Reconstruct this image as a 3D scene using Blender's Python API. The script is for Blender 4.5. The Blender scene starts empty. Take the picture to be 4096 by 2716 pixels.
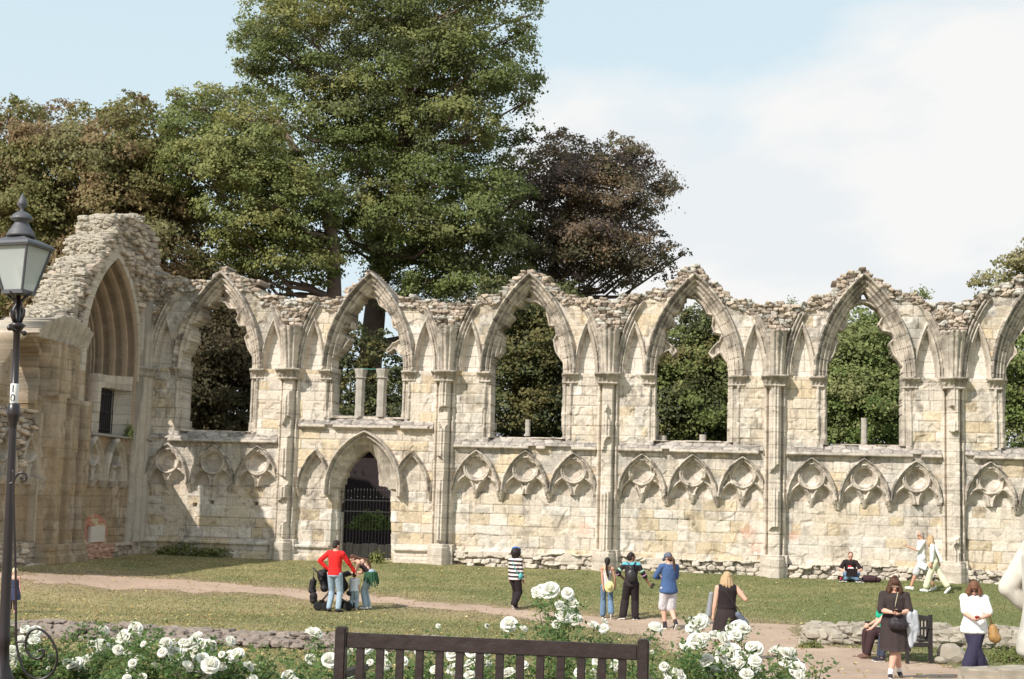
import bpy, bmesh, math, random
import numpy as np
from mathutils import Vector, Matrix, noise as mnoise

# ------------------------------------------------------------------ helpers
scene = bpy.context.scene
COL = scene.collection
F = 1422.5; CX, CY = 512.0, 339.5; CZ = 2.7
TILT = math.atan((500-339.5)/F); ROLL = 0.028
rng = np.random.default_rng(7)
random.seed(7)

def ray(x, y):
    a = (x-CX)/F; b = -(y-CY)/F
    c, s = math.cos(ROLL), math.sin(ROLL)
    a2 = a*c-b*s; b2 = a*s+b*c
    ct, st = math.cos(TILT), math.sin(TILT)
    return np.array([a2, ct-b2*st, st+b2*ct])

# the nave wall's plane: origin, direction along it, normal to the lawn
WP = np.array([-7.9, 49.05]); E = np.array([5.5, -.888]); E = E/np.linalg.norm(E); N = np.array([E[1], -E[0]])
TU = -5.0                                   # the cross wall meets it at u = TU
TP = WP+E*TU

def on_plane(x, y, p0, along, nrm):
    d = ray(x, y)
    t = p0.dot(nrm)/d[:2].dot(nrm); p = t*d
    return (p[:2]-p0).dot(along), p[2]+CZ
def wall_uz(sx, sy, w=0.0):                 # a measured point of the photograph (4096 wide) -> metres on the wall
    u, z = on_plane(sx/4, sy/4, WP+N*w, E, N); return u, z
def cross_tz(sx, sy, w=0.0):
    return on_plane(sx/4, sy/4, TP+E*w, N, E)

def ground_z_w(w):
    return np.interp(w, [-400, -60, -1, 0, 1.5, 5, 13, 20, 27, 31, 36, 41, 60, 400],
                        [2.5, .9, .55, .5, .42, .16, -.22, -.15, .15, .45, .85, 1.1, 1.15, 1.2])
def gz(x, y):
    x = np.asarray(x, float); y = np.asarray(y, float)
    w = (x-WP[0])*N[0]+(y-WP[1])*N[1]
    u = (x-WP[0])*E[0]+(y-WP[1])*E[1]
    near = np.clip(1-(u-TU-.5)/3.0, 0, 1)*np.clip((u-TU+4)/3, 0, 1)*np.clip(w/3, 0, 1)*np.clip((13-w)/3, 0, 1)
    return ground_z_w(w)+.03*np.sin(x*.7+1)*np.sin(y*.5)+near*np.clip(.42-ground_z_w(w), 0, 1)
def ground_hit(sx, sy, guess=30.0):          # where the sight line of a photo point meets the ground
    d = ray(sx/4, sy/4); t = 2.0
    while t < 120:
        p = d*t
        if p[2]+CZ < gz(p[0], p[1]): break
        t += .02
    return d[0]*t, d[1]*t
def at(sx, sy, depth):
    d = ray(sx/4, sy/4); t = depth/d[1]; return Vector((d[0]*t, depth, d[2]*t+CZ))

def tag(o, label=None, cat=None, group=None, kind=None):
    if label: o['label'] = label
    if cat: o['category'] = cat
    if group: o['group'] = group
    if kind: o['kind'] = kind
    return o
def empty(name, loc=(0, 0, 0), rz=0.0, parent=None):
    o = bpy.data.objects.new(name, None); COL.objects.link(o)
    o.location = loc; o.rotation_euler = (0, 0, rz)
    if parent: o.parent = parent
    return o
def link(name, me, mat=None, parent=None, loc=None):
    o = bpy.data.objects.new(name, me); COL.objects.link(o)
    if mat is not None and len(me.materials) == 0: me.materials.append(mat)
    if parent: o.parent = parent
    if loc is not None: o.location = loc
    return o
def np_mesh(name, verts, faces, cols=None, smooth=False):
    """verts (n,3), faces (m,k) arrays with constant k"""
    me = bpy.data.meshes.new(name)
    verts = np.asarray(verts, np.float32); faces = np.asarray(faces, np.int32)
    k = faces.shape[1]; m = faces.shape[0]
    me.vertices.add(len(verts)); me.vertices.foreach_set('co', verts.ravel())
    me.loops.add(m*k); me.loops.foreach_set('vertex_index', faces.ravel())
    me.polygons.add(m)
    me.polygons.foreach_set('loop_start', np.arange(0, m*k, k, dtype=np.int32))
    me.polygons.foreach_set('loop_total', np.full(m, k, np.int32))
    if smooth: me.polygons.foreach_set('use_smooth', np.ones(m, bool))
    if cols is not None:
        a = me.color_attributes.new('Col', 'FLOAT_COLOR', 'POINT')
        c4 = np.ones((len(verts), 4), np.float32); c4[:, :3] = cols
        a.data.foreach_set('color', c4.ravel())
    me.update(calc_edges=True)
    return me
class MB:
    """collects simple solids and links them as ONE mesh"""
    def __init__(s): s.v = []; s.f = []
    def add(s, vs, fs):
        b = len(s.v); s.v += [tuple(v) for v in vs]; s.f += [tuple(i+b for i in f) for f in fs]
    def box(s, c, d, rot=None, bev=0.0, taper=1.0):
        x, y, z = d[0]/2, d[1]/2, d[2]/2; M = rot or Matrix.Identity(3)
        c = Vector(c)
        if bev <= 0:
            vs = [(-x, -y, -z), (x, -y, -z), (x, y, -z), (-x, y, -z), (-x*taper, -y*taper, z), (x*taper, -y*taper, z), (x*taper, y*taper, z), (-x*taper, y*taper, z)]
            s.add([c+M@Vector(v) for v in vs], [(0, 3, 2, 1), (4, 5, 6, 7), (0, 1, 5, 4), (1, 2, 6, 5), (2, 3, 7, 6), (3, 0, 4, 7)])
        else:
            bm = bmesh.new(); bmesh.ops.create_cube(bm, size=1)
            for v in bm.verts: v.co = Vector((v.co.x*2*x, v.co.y*2*y, v.co.z*2*z))
            bmesh.ops.bevel(bm, geom=bm.edges[:], offset=bev, segments=2, affect='EDGES')
            bm.verts.index_update()
            s.add([c+M@v.co for v in bm.verts], [[v.index for v in f.verts] for f in bm.faces]); bm.free()
    def tube(s, pts, r, n=8, cap=True):
        pts = [Vector(p) for p in pts]; rs = r if isinstance(r, (list, tuple)) else [r]*len(pts)
        base = len(s.v); prev = None
        for i, p in enumerate(pts):
            if i == 0: t = pts[1]-p
            elif i == len(pts)-1: t = p-pts[i-1]
            else: t = pts[i+1]-pts[i-1]
            t.normalize()
            if prev is None:
                a = Vector((0, 0, 1)) if abs(t.z) < .9 else Vector((1, 0, 0))
                x = t.cross(a).normalized()
            else: x = (prev-t*prev.dot(t)).normalized()
            prev = x; y = t.cross(x)
            for k in range(n):
                an = 2*math.pi*k/n
                s.v.append(tuple(p+(x*math.cos(an)+y*math.sin(an))*rs[i]))
        for i in range(len(pts)-1):
            for k in range(n):
                a = base+i*n+k; b = base+i*n+(k+1) % n
                s.f.append((a, b, b+n, a+n))
        if cap:
            s.f.append(tuple(base+k for k in reversed(range(n)))); e = base+(len(pts)-1)*n
            s.f.append(tuple(e+k for k in range(n)))
    def lathe(s, prof, c=(0, 0, 0), n=24, sides=None, rot0=0.0, axis=None):
        n = sides or n; base = len(s.v); c = Vector(c)
        for r, z in prof:
            for k in range(n):
                an = 2*math.pi*k/n+rot0
                v = Vector((r*math.cos(an), r*math.sin(an), z))
                if axis: v = axis@v
                s.v.append(tuple(c+v))
        for i in range(len(prof)-1):
            for k in range(n):
                a = base+i*n+k; b = base+i*n+(k+1) % n
                s.f.append((a, b, b+n, a+n))
        s.f.append(tuple(base+k for k in reversed(range(n)))); e = base+(len(prof)-1)*n
        s.f.append(tuple(e+k for k in range(n)))
    def ell(s, c, r, n=10, rot=None):
        M = rot or Matrix.Identity(3); c = Vector(c); base = len(s.v); m = n//2+1
        for i in range(m+1):
            th = math.pi*i/m
            for k in range(n):
                ph = 2*math.pi*k/n
                s.v.append(tuple(c+M@Vector((r[0]*math.sin(th)*math.cos(ph), r[1]*math.sin(th)*math.sin(ph), -r[2]*math.cos(th)))))
        for i in range(m):
            for k in range(n):
                a = base+i*n+k; b = base+i*n+(k+1) % n
                s.f.append((a, b, b+n, a+n))
    def build(s, name, mat, parent=None, smooth=False, loc=None):
        me = bpy.data.meshes.new(name); me.from_pydata(s.v, [], s.f)
        if smooth:
            for p in me.polygons: p.use_smooth = True
        me.update()
        return link(name, me, mat, parent, loc)

# ------------------------------------------------------------------ numpy noise
def hsh(ix, iy, seed=0):
    ix = np.asarray(ix).astype(np.int64); iy = np.asarray(iy).astype(np.int64)
    h = (ix*374761393+iy*668265263+seed*1442695041) & 0xffffffff
    h = ((h ^ (h >> 13))*1274126177) & 0xffffffff
    h = ((h ^ (h >> 16))*2246822519) & 0xffffffff
    return ((h ^ (h >> 15)) & 0xffffff)/float(0xffffff)
def vn(x, y, seed=0):
    ix = np.floor(x); iy = np.floor(y); fx = x-ix; fy = y-iy
    fx = fx*fx*(3-2*fx); fy = fy*fy*(3-2*fy)
    a = hsh(ix, iy, seed); b = hsh(ix+1, iy, seed); c = hsh(ix, iy+1, seed); d = hsh(ix+1, iy+1, seed)
    return (a*(1-fx)+b*fx)*(1-fy)+(c*(1-fx)+d*fx)*fy
def fbm(x, y, seed=0, o=4):
    r = 0; a = .5; t = 0
    for i in range(o):
        r = r+a*vn(x*2**i, y*2**i, seed+i*17); t += a; a *= .5
    return r/t
def ss(a, b, x):
    t = np.clip((x-a)/(b-a), 0, 1); return t*t*(3-2*t)

# ------------------------------------------------------------------ materials
def new_mat(name):
    m = bpy.data.materials.new(name); m.use_nodes = True
    nt = m.node_tree; b = nt.nodes['Principled BSDF']; return m, nt, b
def plain(name, col, rough=.7, metal=0.0, var=.15, scale=8.0, bump=.0, spec=.3, trans=0.0):
    m, nt, b = new_mat(name)
    b.inputs['Roughness'].default_value = rough; b.inputs['Metallic'].default_value = metal
    b.inputs['Specular IOR Level'].default_value = spec
    tc = nt.nodes.new('ShaderNodeTexCoord'); nz = nt.nodes.new('ShaderNodeTexNoise')
    nz.inputs['Scale'].default_value = scale; nz.inputs['Detail'].default_value = 5
    nt.links.new(tc.outputs['Object'], nz.inputs['Vector'])
    mx = nt.nodes.new('ShaderNodeMix'); mx.data_type = 'RGBA'
    mx.inputs[6].default_value = tuple(max(0, c*(1-var)) for c in col)+(1,)
    mx.inputs[7].default_value = tuple(min(1, c*(1+var)) for c in col)+(1,)
    nt.links.new(nz.outputs['Fac'], mx.inputs[0]); nt.links.new(mx.outputs[2], b.inputs['Base Color'])
    if bump:
        bp = nt.nodes.new('ShaderNodeBump'); bp.inputs['Strength'].default_value = bump; bp.inputs['Distance'].default_value = .02
        nt.links.new(nz.outputs['Fac'], bp.inputs['Height']); nt.links.new(bp.outputs['Normal'], b.inputs['Normal'])
    return m
def attr_mat(name, rough=.9, nscale=14.0, amt=.25, bump=.35, trans=0.0, bdist=.02):
    m, nt, b = new_mat(name)
    b.inputs['Roughness'].default_value = rough; b.inputs['Specular IOR Level'].default_value = .2
    at_ = nt.nodes.new('ShaderNodeAttribute'); at_.attribute_name = 'Col'
    geo = nt.nodes.new('ShaderNodeNewGeometry'); nz = nt.nodes.new('ShaderNodeTexNoise')
    nz.inputs['Scale'].default_value = nscale; nz.inputs['Detail'].default_value = 6; nz.inputs['Roughness'].default_value = .7
    nt.links.new(geo.outputs['Position'], nz.inputs['Vector'])
    mr = nt.nodes.new('ShaderNodeMapRange'); mr.inputs[3].default_value = 1-amt; mr.inputs[4].default_value = 1+amt
    mr.inputs[1].default_value = .25; mr.inputs[2].default_value = .75
    nt.links.new(nz.outputs['Fac'], mr.inputs[0])
    mx = nt.nodes.new('ShaderNodeVectorMath'); mx.operation = 'SCALE'
    nt.links.new(at_.outputs['Color'], mx.inputs[0]); nt.links.new(mr.outputs[0], mx.inputs['Scale'])
    nt.links.new(mx.outputs[0], b.inputs['Base Color'])
    if bump:
        bp = nt.nodes.new('ShaderNodeBump'); bp.inputs['Strength'].default_value = bump; bp.inputs['Distance'].default_value = bdist
        nt.links.new(nz.outputs['Fac'], bp.inputs['Height']); nt.links.new(bp.outputs['Normal'], b.inputs['Normal'])
    if trans:
        tr = nt.nodes.new('ShaderNodeBsdfTranslucent'); ms = nt.nodes.new('ShaderNodeMixShader'); ms.inputs[0].default_value = trans
        nt.links.new(mx.outputs[0], tr.inputs['Color'])
        out = nt.nodes['Material Output']
        nt.links.new(b.outputs[0], ms.inputs[1]); nt.links.new(tr.outputs[0], ms.inputs[2]); nt.links.new(ms.outputs[0], out.inputs['Surface'])
    return m
STONE = attr_mat('weathered limestone', .92, 16, .22, .5)

# ------------------------------------------------------------------ camera, sun, sky
cam = bpy.data.cameras.new('camera'); co = bpy.data.objects.new('camera', cam); COL.objects.link(co)
cam.sensor_fit = 'HORIZONTAL'; cam.sensor_width = 36; cam.lens = 36*F/1024; cam.clip_end = 3000; cam.clip_start = .05
ct, st = math.cos(TILT), math.sin(TILT)
fwd = Vector((0, ct, st)); up0 = Vector((0, -st, ct)); rt0 = Vector((1, 0, 0))
cr, sr = math.cos(ROLL), math.sin(ROLL)
rt = rt0*cr+up0*sr; up = -rt0*sr+up0*cr
Mc = Matrix((rt, up, -fwd)).transposed().to_4x4(); Mc.translation = (0, 0, CZ)
co.matrix_world = Mc
scene.camera = co
sv = Vector((-.7*E[0]+1.0*N[0], -.7*E[1]+1.0*N[1], 1.0)).normalized()
sun = bpy.data.lights.new('sun', 'SUN'); sun.energy = 4.4; sun.angle = math.radians(.6); sun.color = (1, .94, .86)
so = bpy.data.objects.new('sun', sun); COL.objects.link(so)
so.rotation_euler = sv.to_track_quat('Z', 'Y').to_euler(); so.location = sv*80

W = bpy.data.worlds.new('World'); scene.world = W; W.use_nodes = True
nt = W.node_tree; bg = nt.nodes['Background']; bg.inputs['Strength'].default_value = .105
sky = nt.nodes.new('ShaderNodeTexSky'); sky.sky_type = 'NISHITA'; sky.sun_disc = False
sky.sun_elevation = math.asin(sv.z); sky.sun_rotation = math.atan2(sv.x, sv.y); sky.dust_density = 2.5; sky.air_density = 1.0
def M_(op, a=None, b=None, c=None, clamp=False):
    n = nt.nodes.new('ShaderNodeMath'); n.operation = op; n.use_clamp = clamp
    for i, v in enumerate((a, b, c)):
        if v is None: continue
        if isinstance(v, (int, float)): n.inputs[i].default_value = v
        else: nt.links.new(v, n.inputs[i])
    return n.outputs[0]
tc = nt.nodes.new('ShaderNodeTexCoord'); sp = nt.nodes.new('ShaderNodeSeparateXYZ')
nt.links.new(tc.outputs['Generated'], sp.inputs[0])
az = M_('MULTIPLY', M_('ARCTAN2', sp.outputs[0], sp.outputs[1]), 57.2958)
el = M_('MULTIPLY', M_('ARCSINE', sp.outputs[2]), 57.2958)
def NZ(scale, detail, off=0.0, zs=1.0):
    n = nt.nodes.new('ShaderNodeTexNoise'); n.inputs['Scale'].default_value = scale; n.inputs['Detail'].default_value = detail
    n.inputs['Roughness'].default_value = .55
    mp = nt.nodes.new('ShaderNodeMapping'); mp.inputs['Scale'].default_value = (1, 1, zs); mp.inputs['Location'].default_value = (off, off, off)
    nt.links.new(tc.outputs['Generated'], mp.inputs[0]); nt.links.new(mp.outputs[0], n.inputs['Vector'])
    return n.outputs['Fac']
# height of the cloud bank's edge against azimuth
fc = nt.nodes.new('ShaderNodeFloatCurve'); cu = fc.mapping.curves[0]
nt.links.new(M_('DIVIDE', M_('ADD', az, 30.0), 60.0, clamp=True), fc.inputs['Value'])
pts_c = [(0, .12), (.40, .14), (.46, .30), (.49, .50), (.53, .56), (.58, .555), (.64, .545), (.69, .60), (.75, .655), (.84, .70), (1, .72)]
while len(cu.points) < len(pts_c): cu.points.new(.5, .5)
for p_, (a_, b_) in zip(cu.points, pts_c): p_.location = (a_, b_)
fc.mapping.update()
edge = M_('MULTIPLY', fc.outputs[0], 30.0)
dlt = M_('SUBTRACT', edge, el)
dlt = M_('ADD', dlt, M_('MULTIPLY', M_('SUBTRACT', NZ(9, 6, 3.1, 2.0), .5), 5.5))
mk = M_('DIVIDE', M_('ADD', dlt, .5), 2.6, clamp=True)
mk = M_('SMOOTH_MIN', mk, 1.0, .2)
# billows inside the bank
bl = NZ(5.5, 10, 9.7, 2.6)
mr = nt.nodes.new('ShaderNodeMapRange'); mr.interpolation_type = 'SMOOTHSTEP'
mr.inputs[1].default_value = .38; mr.inputs[2].default_value = .60; mr.inputs[3].default_value = 0; mr.inputs[4].default_value = 1
nt.links.new(bl, mr.inputs[0])
cc = nt.nodes.new('ShaderNodeMix'); cc.data_type = 'RGBA'
cc.inputs[6].default_value = (6.35, 6.6, 6.8, 1); cc.inputs[7].default_value = (7.15, 7.1, 7.0, 1)
nt.links.new(mr.outputs[0], cc.inputs[0])
hz = nt.nodes.new('ShaderNodeMix'); hz.data_type = 'RGBA'; hz.inputs[0].default_value = .80
hz.inputs[7].default_value = (5.75, 7.0, 7.5, 1); nt.links.new(sky.outputs[0], hz.inputs[6])
hz2 = nt.nodes.new('ShaderNodeMix'); hz2.data_type = 'RGBA'; hz2.inputs[7].default_value = (6.0, 6.7, 7.1, 1)
nt.links.new(hz.outputs[2], hz2.inputs[6]); nt.links.new(M_('MULTIPLY', M_('DIVIDE', M_('SUBTRACT', 19.0, el), 19.0, clamp=True), .85), hz2.inputs[0])
fin = nt.nodes.new('ShaderNodeMix'); fin.data_type = 'RGBA'
nt.links.new(mk, fin.inputs[0]); nt.links.new(hz2.outputs[2], fin.inputs[6]); nt.links.new(cc.outputs[2], fin.inputs[7])
nt.links.new(fin.outputs[2], bg.inputs['Color'])
scene.view_settings.view_transform = 'Standard'; scene.view_settings.look = 'None'
scene.view_settings.gamma = 1; scene.view_settings.exposure = 0.34
scene.cycles.max_bounces = 6; scene.cycles.transparent_max_bounces = 8
# ------------------------------------------------------------------ ground and path
def in_poly(px, py, poly):
    px = np.asarray(px); py = np.asarray(py); ins = np.zeros(px.shape, bool)
    n = len(poly)
    for i in range(n):
        x0, y0 = poly[i]; x1, y1 = poly[(i+1) % n]
        if y0 == y1: continue
        c = ((y0 > py) != (y1 > py)) & (px < (x1-x0)*(py-y0)/(y1-y0)+x0)
        ins ^= c
    return ins
def seg_dist(px, py, poly, closed=True):
    d = np.full(np.shape(px), 1e9); n = len(poly)
    for i in range(n if closed else n-1):
        x0, y0 = poly[i]; x1, y1 = poly[(i+1) % n]
        dx, dy = x1-x0, y1-y0; L = dx*dx+dy*dy+1e-12
        t = np.clip(((px-x0)*dx+(py-y0)*dy)/L, 0, 1)
        d = np.minimum(d, np.hypot(px-x0-t*dx, py-y0-t*dy))
    return d
path_up = [(-300, 2290), (66, 2296), (355, 2294), (609, 2312), (863, 2330), (1200, 2358), (1500, 2384), (1700, 2404), (1861, 2418), (2100, 2438), (2327, 2459), (2600, 2474), (2750, 2482), (3045, 2491), (3215, 2502), (3230, 2560), (3330, 2580), (3440, 2595), (3560, 2640), (3780, 2655), (4000, 2700), (4300, 2760)]
path_lo = [(4000, 3100), (2900, 3100), (2790, 2716), (2750, 2650), (2665, 2600), (2568, 2560), (2454, 2530), (2250, 2492), (2072, 2468), (1734, 2438), (1480, 2415), (1168, 2393), (964, 2378), (609, 2363), (355, 2350), (86, 2330), (-300, 2325)]
PATH = [ground_hit(*p) for p in path_up+path_lo]
xs = np.unique(np.concatenate([np.linspace(-600, -60, 20), np.linspace(-60, -16, 45), np.arange(-16, 18, .16), np.linspace(18, 60, 45), np.linspace(60, 600, 20)]))
ys = np.unique(np.concatenate([np.linspace(-200, -10, 10), np.linspace(-10, 4, 15), np.arange(4, 50, .16), np.linspace(50, 110, 50), np.linspace(110, 900, 25)]))
X, Y = np.meshgrid(xs, ys); Z = gz(X, Y)
nearm = ((X > -20) & (X < 20) & (Y < 50)).astype(float)
Z = Z+nearm*(.03*fbm(X*.9, Y*.9, 3)-.015)
dpath = seg_dist(X, Y, PATH); insd = in_poly(X, Y, PATH)
rag = (fbm(X*1.3, Y*1.3, 11)-.5)*1.1+(fbm(X*4, Y*4, 12)-.5)*.5
inside = np.where(insd, dpath, -dpath)+rag
worn = ss(-1.6, .2, inside+.9*(fbm(X*.5, Y*.6, 5)-.5))
# greener towards the right, drier and leafier towards the left and centre
g1 = fbm(X*.22, Y*.30, 21); g2 = fbm(X*1.1, Y*1.6, 22); g3 = fbm(X*5, Y*5, 23)
dry = np.clip(.36+.9*(g1-.5)+.8*(g2-.5)+.6*(g3-.5)-.030*X+.02*(28-Y)*(Y < 28), 0, 1)
green = np.array([.17, .185, .075]); dryc = np.array([.38, .31, .165]); dirt = np.array([.33, .235, .165])
gc = green*(1-dry[..., None])+dryc*dry[..., None]
gc = gc*(1-.8*worn[..., None])+dirt*.8*worn[..., None]
# bare earth in the rose bed
bed = ss(12.8, 11.0, Y+.8*(g1-.5))*(Y > 2)
gc = gc*(1-.75*bed[..., None])+np.array([.23, .17, .10])*.75*bed[..., None]
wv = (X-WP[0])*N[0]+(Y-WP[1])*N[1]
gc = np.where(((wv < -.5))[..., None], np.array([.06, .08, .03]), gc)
nx, ny = len(xs), len(ys)
idx = np.arange(nx*ny).reshape(ny, nx)
quads = np.stack([idx[:-1, :-1], idx[:-1, 1:], idx[1:, 1:], idx[1:, :-1]], -1).reshape(-1, 4)
GRASS = attr_mat('dry lawn', .95, 30, .35, .9, bdist=.04)
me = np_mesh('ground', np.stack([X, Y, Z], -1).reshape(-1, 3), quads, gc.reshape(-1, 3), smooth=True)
tag(link('ground', me, GRASS), kind='structure')
cen = lambda A: ((A[:-1, :-1]+A[1:, 1:])/2)
pm = (cen(inside) > .12).reshape(-1) & ((cen(X) > -16) & (cen(X) < 18) & (cen(Y) > 4) & (cen(Y) < 50)).reshape(-1)
pq = quads[pm]; un, inv = np.unique(pq.ravel(), return_inverse=True)
PV = np.stack([X, Y, Z+.006], -1).reshape(-1, 3)[un]
pn = fbm(PV[:, 0]*.8, PV[:, 1]*.9, 41); pn2 = fbm(PV[:, 0]*6, PV[:, 1]*6, 42)
pc = np.array([.43, .315, .24])*(.80+.3*pn[:, None]+.25*(pn2[:, None]-.5))
GRAVEL = attr_mat('pink gravel path', .95, 60, .25, .5)
tag(link('path', np_mesh('path', PV, inv.reshape(-1, 4), pc, smooth=True), GRAVEL), kind='structure')

# ------------------------------------------------------------------ masonry relief toolkit
STEP = .02
def ashlar(u, z, seed=0, hmin=.27, hmax=.40, wmin=.42, wmax=.85):
    r = np.random.default_rng(seed); hs = r.uniform(hmin, hmax, 60); ed = np.concatenate([[-1], -1+np.cumsum(hs)])
    zz = z+.006*np.sin(u*1.3+seed)
    row = np.clip(np.searchsorted(ed, zz)-1, 0, 59)
    dz = np.minimum(zz-ed[row], ed[row+1]-zz)
    bw = wmin+(wmax-wmin)*hsh(row, row*0+5, seed); off = 3*hsh(row, row*0+9, seed)
    p = (u+off)/bw; i = np.floor(p)
    b0 = i+.55*(hsh(row, i, seed+3)-.5); b1 = i+1+.55*(hsh(row, i+1, seed+3)-.5)
    k = np.where(p < b0, i-1, np.where(p > b1, i+1, i))
    e0 = k+.55*(hsh(row, k, seed+3)-.5); e1 = k+1+.55*(hsh(row, k+1, seed+3)-.5)
    du = np.minimum(p-e0, e1-p)*bw
    h1 = hsh(row, k, seed+7); h2 = hsh(row, k, seed+8)
    return np.minimum(du, dz), h1, h2, row, k
def rubble(u, z, sx=.24, sz=.115, seed=0):
    p = u/sx; q = z/sz; iq = np.floor(q); F1 = np.full(u.shape, 9.); F2 = np.full(u.shape, 9.)
    cid = np.zeros(u.shape); cu_ = np.zeros(u.shape); cz_ = np.zeros(u.shape)
    for dj in (-1, 0, 1):
        j = iq+dj; sh = .5*(j % 2); ip = np.floor(p-sh)
        for di in (-1, 0, 1):
            i = ip+di
            cx = i+.5+sh+.75*(hsh(i, j, seed)-.5); cy = j+.5+.6*(hsh(i, j, seed+1)-.5)
            sk_ = .5*(hsh(i, j, seed+6)-.5); pa_ = p-cx; qa_ = q-cy+sk_*pa_
            d = np.maximum(np.abs(pa_)*(.8+.5*hsh(i, j, seed+4)), np.abs(qa_))*.8+.2*np.hypot(pa_, qa_)
            cl = d < F1; F2 = np.where(cl, F1, np.minimum(F2, d))
            F1 = np.where(cl, d, F1); cid = np.where(cl, hsh(i, j, seed+2), cid)
            cu_ = np.where(cl, cx*sx, cu_); cz_ = np.where(cl, cy*sz, cz_)
    e = F2-F1
    return e, cid, cu_, cz_
def parch(x, z, zs, a, h):
    """signed distance to a pointed arch (negative inside), straight jambs below zs"""
    R = (a*a+h*h)/(2*a); cx = -(R-a); ax = np.abs(x)
    d = np.hypot(ax-cx, z-zs)-R
    return np.where(z > zs, d, ax-a)
CREAM = np.array([.575, .505, .425]); OCHRE = np.array([.54, .43, .28]); GREY = np.array([.42, .40, .36]); DARK = np.array([.17, .15, .125])
PALE = np.array([.645, .59, .52]); RUB = np.array([.38, .315, .255]); RED = np.array([.42, .20, .14])
def compact(f, n):
    used = np.zeros(n, bool); used[f] = True; un = np.flatnonzero(used)
    rm = np.zeros(n, np.int32); rm[un] = np.arange(len(un)); return un, rm[f]
def lofbm(U, Z, fu, fz, seed, o=3, s=6):
    """low-frequency noise worked out on a coarse grid, interpolated onto the fine one"""
    u = U[0]; z = Z[:, 0]; cu = np.linspace(u[0], u[-1], max(4, len(u)//s)); cz = np.linspace(z[0], z[-1], max(4, len(z)//s))
    A = fbm(cu[None, :]*fu, cz[:, None]*fz+0*cu[None, :], seed, o)
    iu = np.interp(u, cu, np.arange(len(cu))); iz = np.interp(z, cz, np.arange(len(cz)))
    a = np.minimum(iu.astype(int), len(cu)-2); b = np.minimum(iz.astype(int), len(cz)-2); fa = iu-a; fb = (iz-b)[:, None]
    A = A[:, a]*(1-fa)+A[:, a+1]*fa
    return A[b]*(1-fb)+A[b+1]*fb
class Field:
    def __init__(s, u0, u1, z0, z1, seed):
        s.u = np.arange(u0, u1+STEP/2, STEP); s.z = np.arange(z0, z1+STEP/2, STEP)
        s.U, s.Z = np.meshgrid(s.u, s.z); sh = s.U.shape
        s.w = np.zeros(sh); s.lab = np.zeros(sh, np.int32); s.names = [None]; s.ids = {}
        s.mask = np.ones(sh, bool)
        e, h1, h2, row, k = ashlar(s.U, s.Z, seed)
        s.jd = e
        s.joint = ss(.022, .006, e)*(.35+.65*ss(.35, .6, lofbm(s.U, s.Z, 1.3, 1.3, seed+44))); s.blk = (h1-.5)
        t = h1[..., None]
        c = CREAM+(PALE-CREAM)*ss(.55, .9, t)
        c = np.where((h2 > .80)[..., None], c*.3+.7*OCHRE*(.85+.3*t), c)
        c = np.where(((h2 > .62) & (h2 <= .74))[..., None], c*.62+.38*GREY*(1+.25*t), c)
        wrm = ss(.5, .66, lofbm(s.U, s.Z, .8, 1.1, seed+40))[..., None]; c = c*(1-.35*wrm)+.35*wrm*OCHRE*1.02
        c = c*(.9+.2*fbm(s.U*9, s.Z*9, seed+2)[..., None])
        s.col = c*(1-.34*s.joint[..., None])
        s.n1 = lofbm(s.U, s.Z, 1.1, 1.1, seed+5); s.n2 = fbm(s.U*5, s.Z*5, seed+6); s.n3 = fbm(s.U*16, s.Z*16, seed+7, 3)
        s.st = lofbm(s.U, s.Z, 3.2, .45, seed+8)          # vertical streaks
        gs = ss(.50, .68, lofbm(s.U, s.Z, 2.2, .5, seed+45))*ss(.3, .7, fbm(s.U*7, s.Z*4, seed+46)); s.col = s.col*(1-.34*gs[..., None])
        dk = ss(.60, .72, fbm(s.U*4.3, s.Z*4.3, seed+47)); s.col = s.col*(1-.28*dk[..., None])
        # spalled faces
        sp_ = ss(.60, .68, lofbm(s.U, s.Z, 2.3, 2.8, seed+12))
        s.detail = -.02*s.joint+.022*s.blk+.018*(s.n3-.5)-sp_*(.02+.05*(s.n2-.3))
        s.seed = seed
        re, rid, ruc, rzc = rubble(s.U+.05*(s.n2-.5), s.Z+.04*(s.n1-.5), .25, .115, seed+30)
        s.re, s.rid, s.ruc, s.rzc = re, rid, ruc, rzc
        tl_ = (hsh(ruc*100, rzc*100, seed+51)-.5)*.9; tz_ = (hsh(ruc*100, rzc*100, seed+52)-.3)*.9
        s.rw = .09*np.clip(re*5, 0, 1)**.7+.14*(rid-.5)+.035*(s.n3-.5)+.03*(s.n2-.5)+(s.U-ruc)*tl_+(s.Z-rzc)*tz_
        rc = RUB*(.62+.8*rid[..., None])*(.8+.4*s.n2[..., None])
        rc = np.where((hsh(ruc*100, rzc*100, seed+33) > .8)[..., None], GREY*1.1, rc)
        s.rcol = rc*(1-.35*ss(.14, .0, re)[..., None])
        s.carve = CREAM*.98*(.80+.34*s.n2[..., None])*(1-.25*ss(.5, .7, fbm(s.U*6, s.Z*2, seed+48)))[..., None]*(1-.10*ss(.02, .004, e)[..., None])
    def part(s, key):
        if key not in s.ids: s.names.append(key); s.ids[key] = len(s.names)-1
        return s.ids[key]
    def put(s, m, key=None, w=None, col=None):
        if w is not None: np.copyto(s.w, w, where=m)
        if key is not None: s.lab[m] = s.part(key)
        if col is not None: np.copyto(s.col, col, where=m[..., None])
    def view(s, a, b):
        j0, j1 = np.searchsorted(s.u, a), np.searchsorted(s.u, b)
        v = Field.__new__(Field); v.__dict__.update(s.__dict__)
        for k_, q in s.__dict__.items():
            if isinstance(q, np.ndarray) and q.ndim >= 2: v.__dict__[k_] = q[:, j0:j1]
        return v
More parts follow.
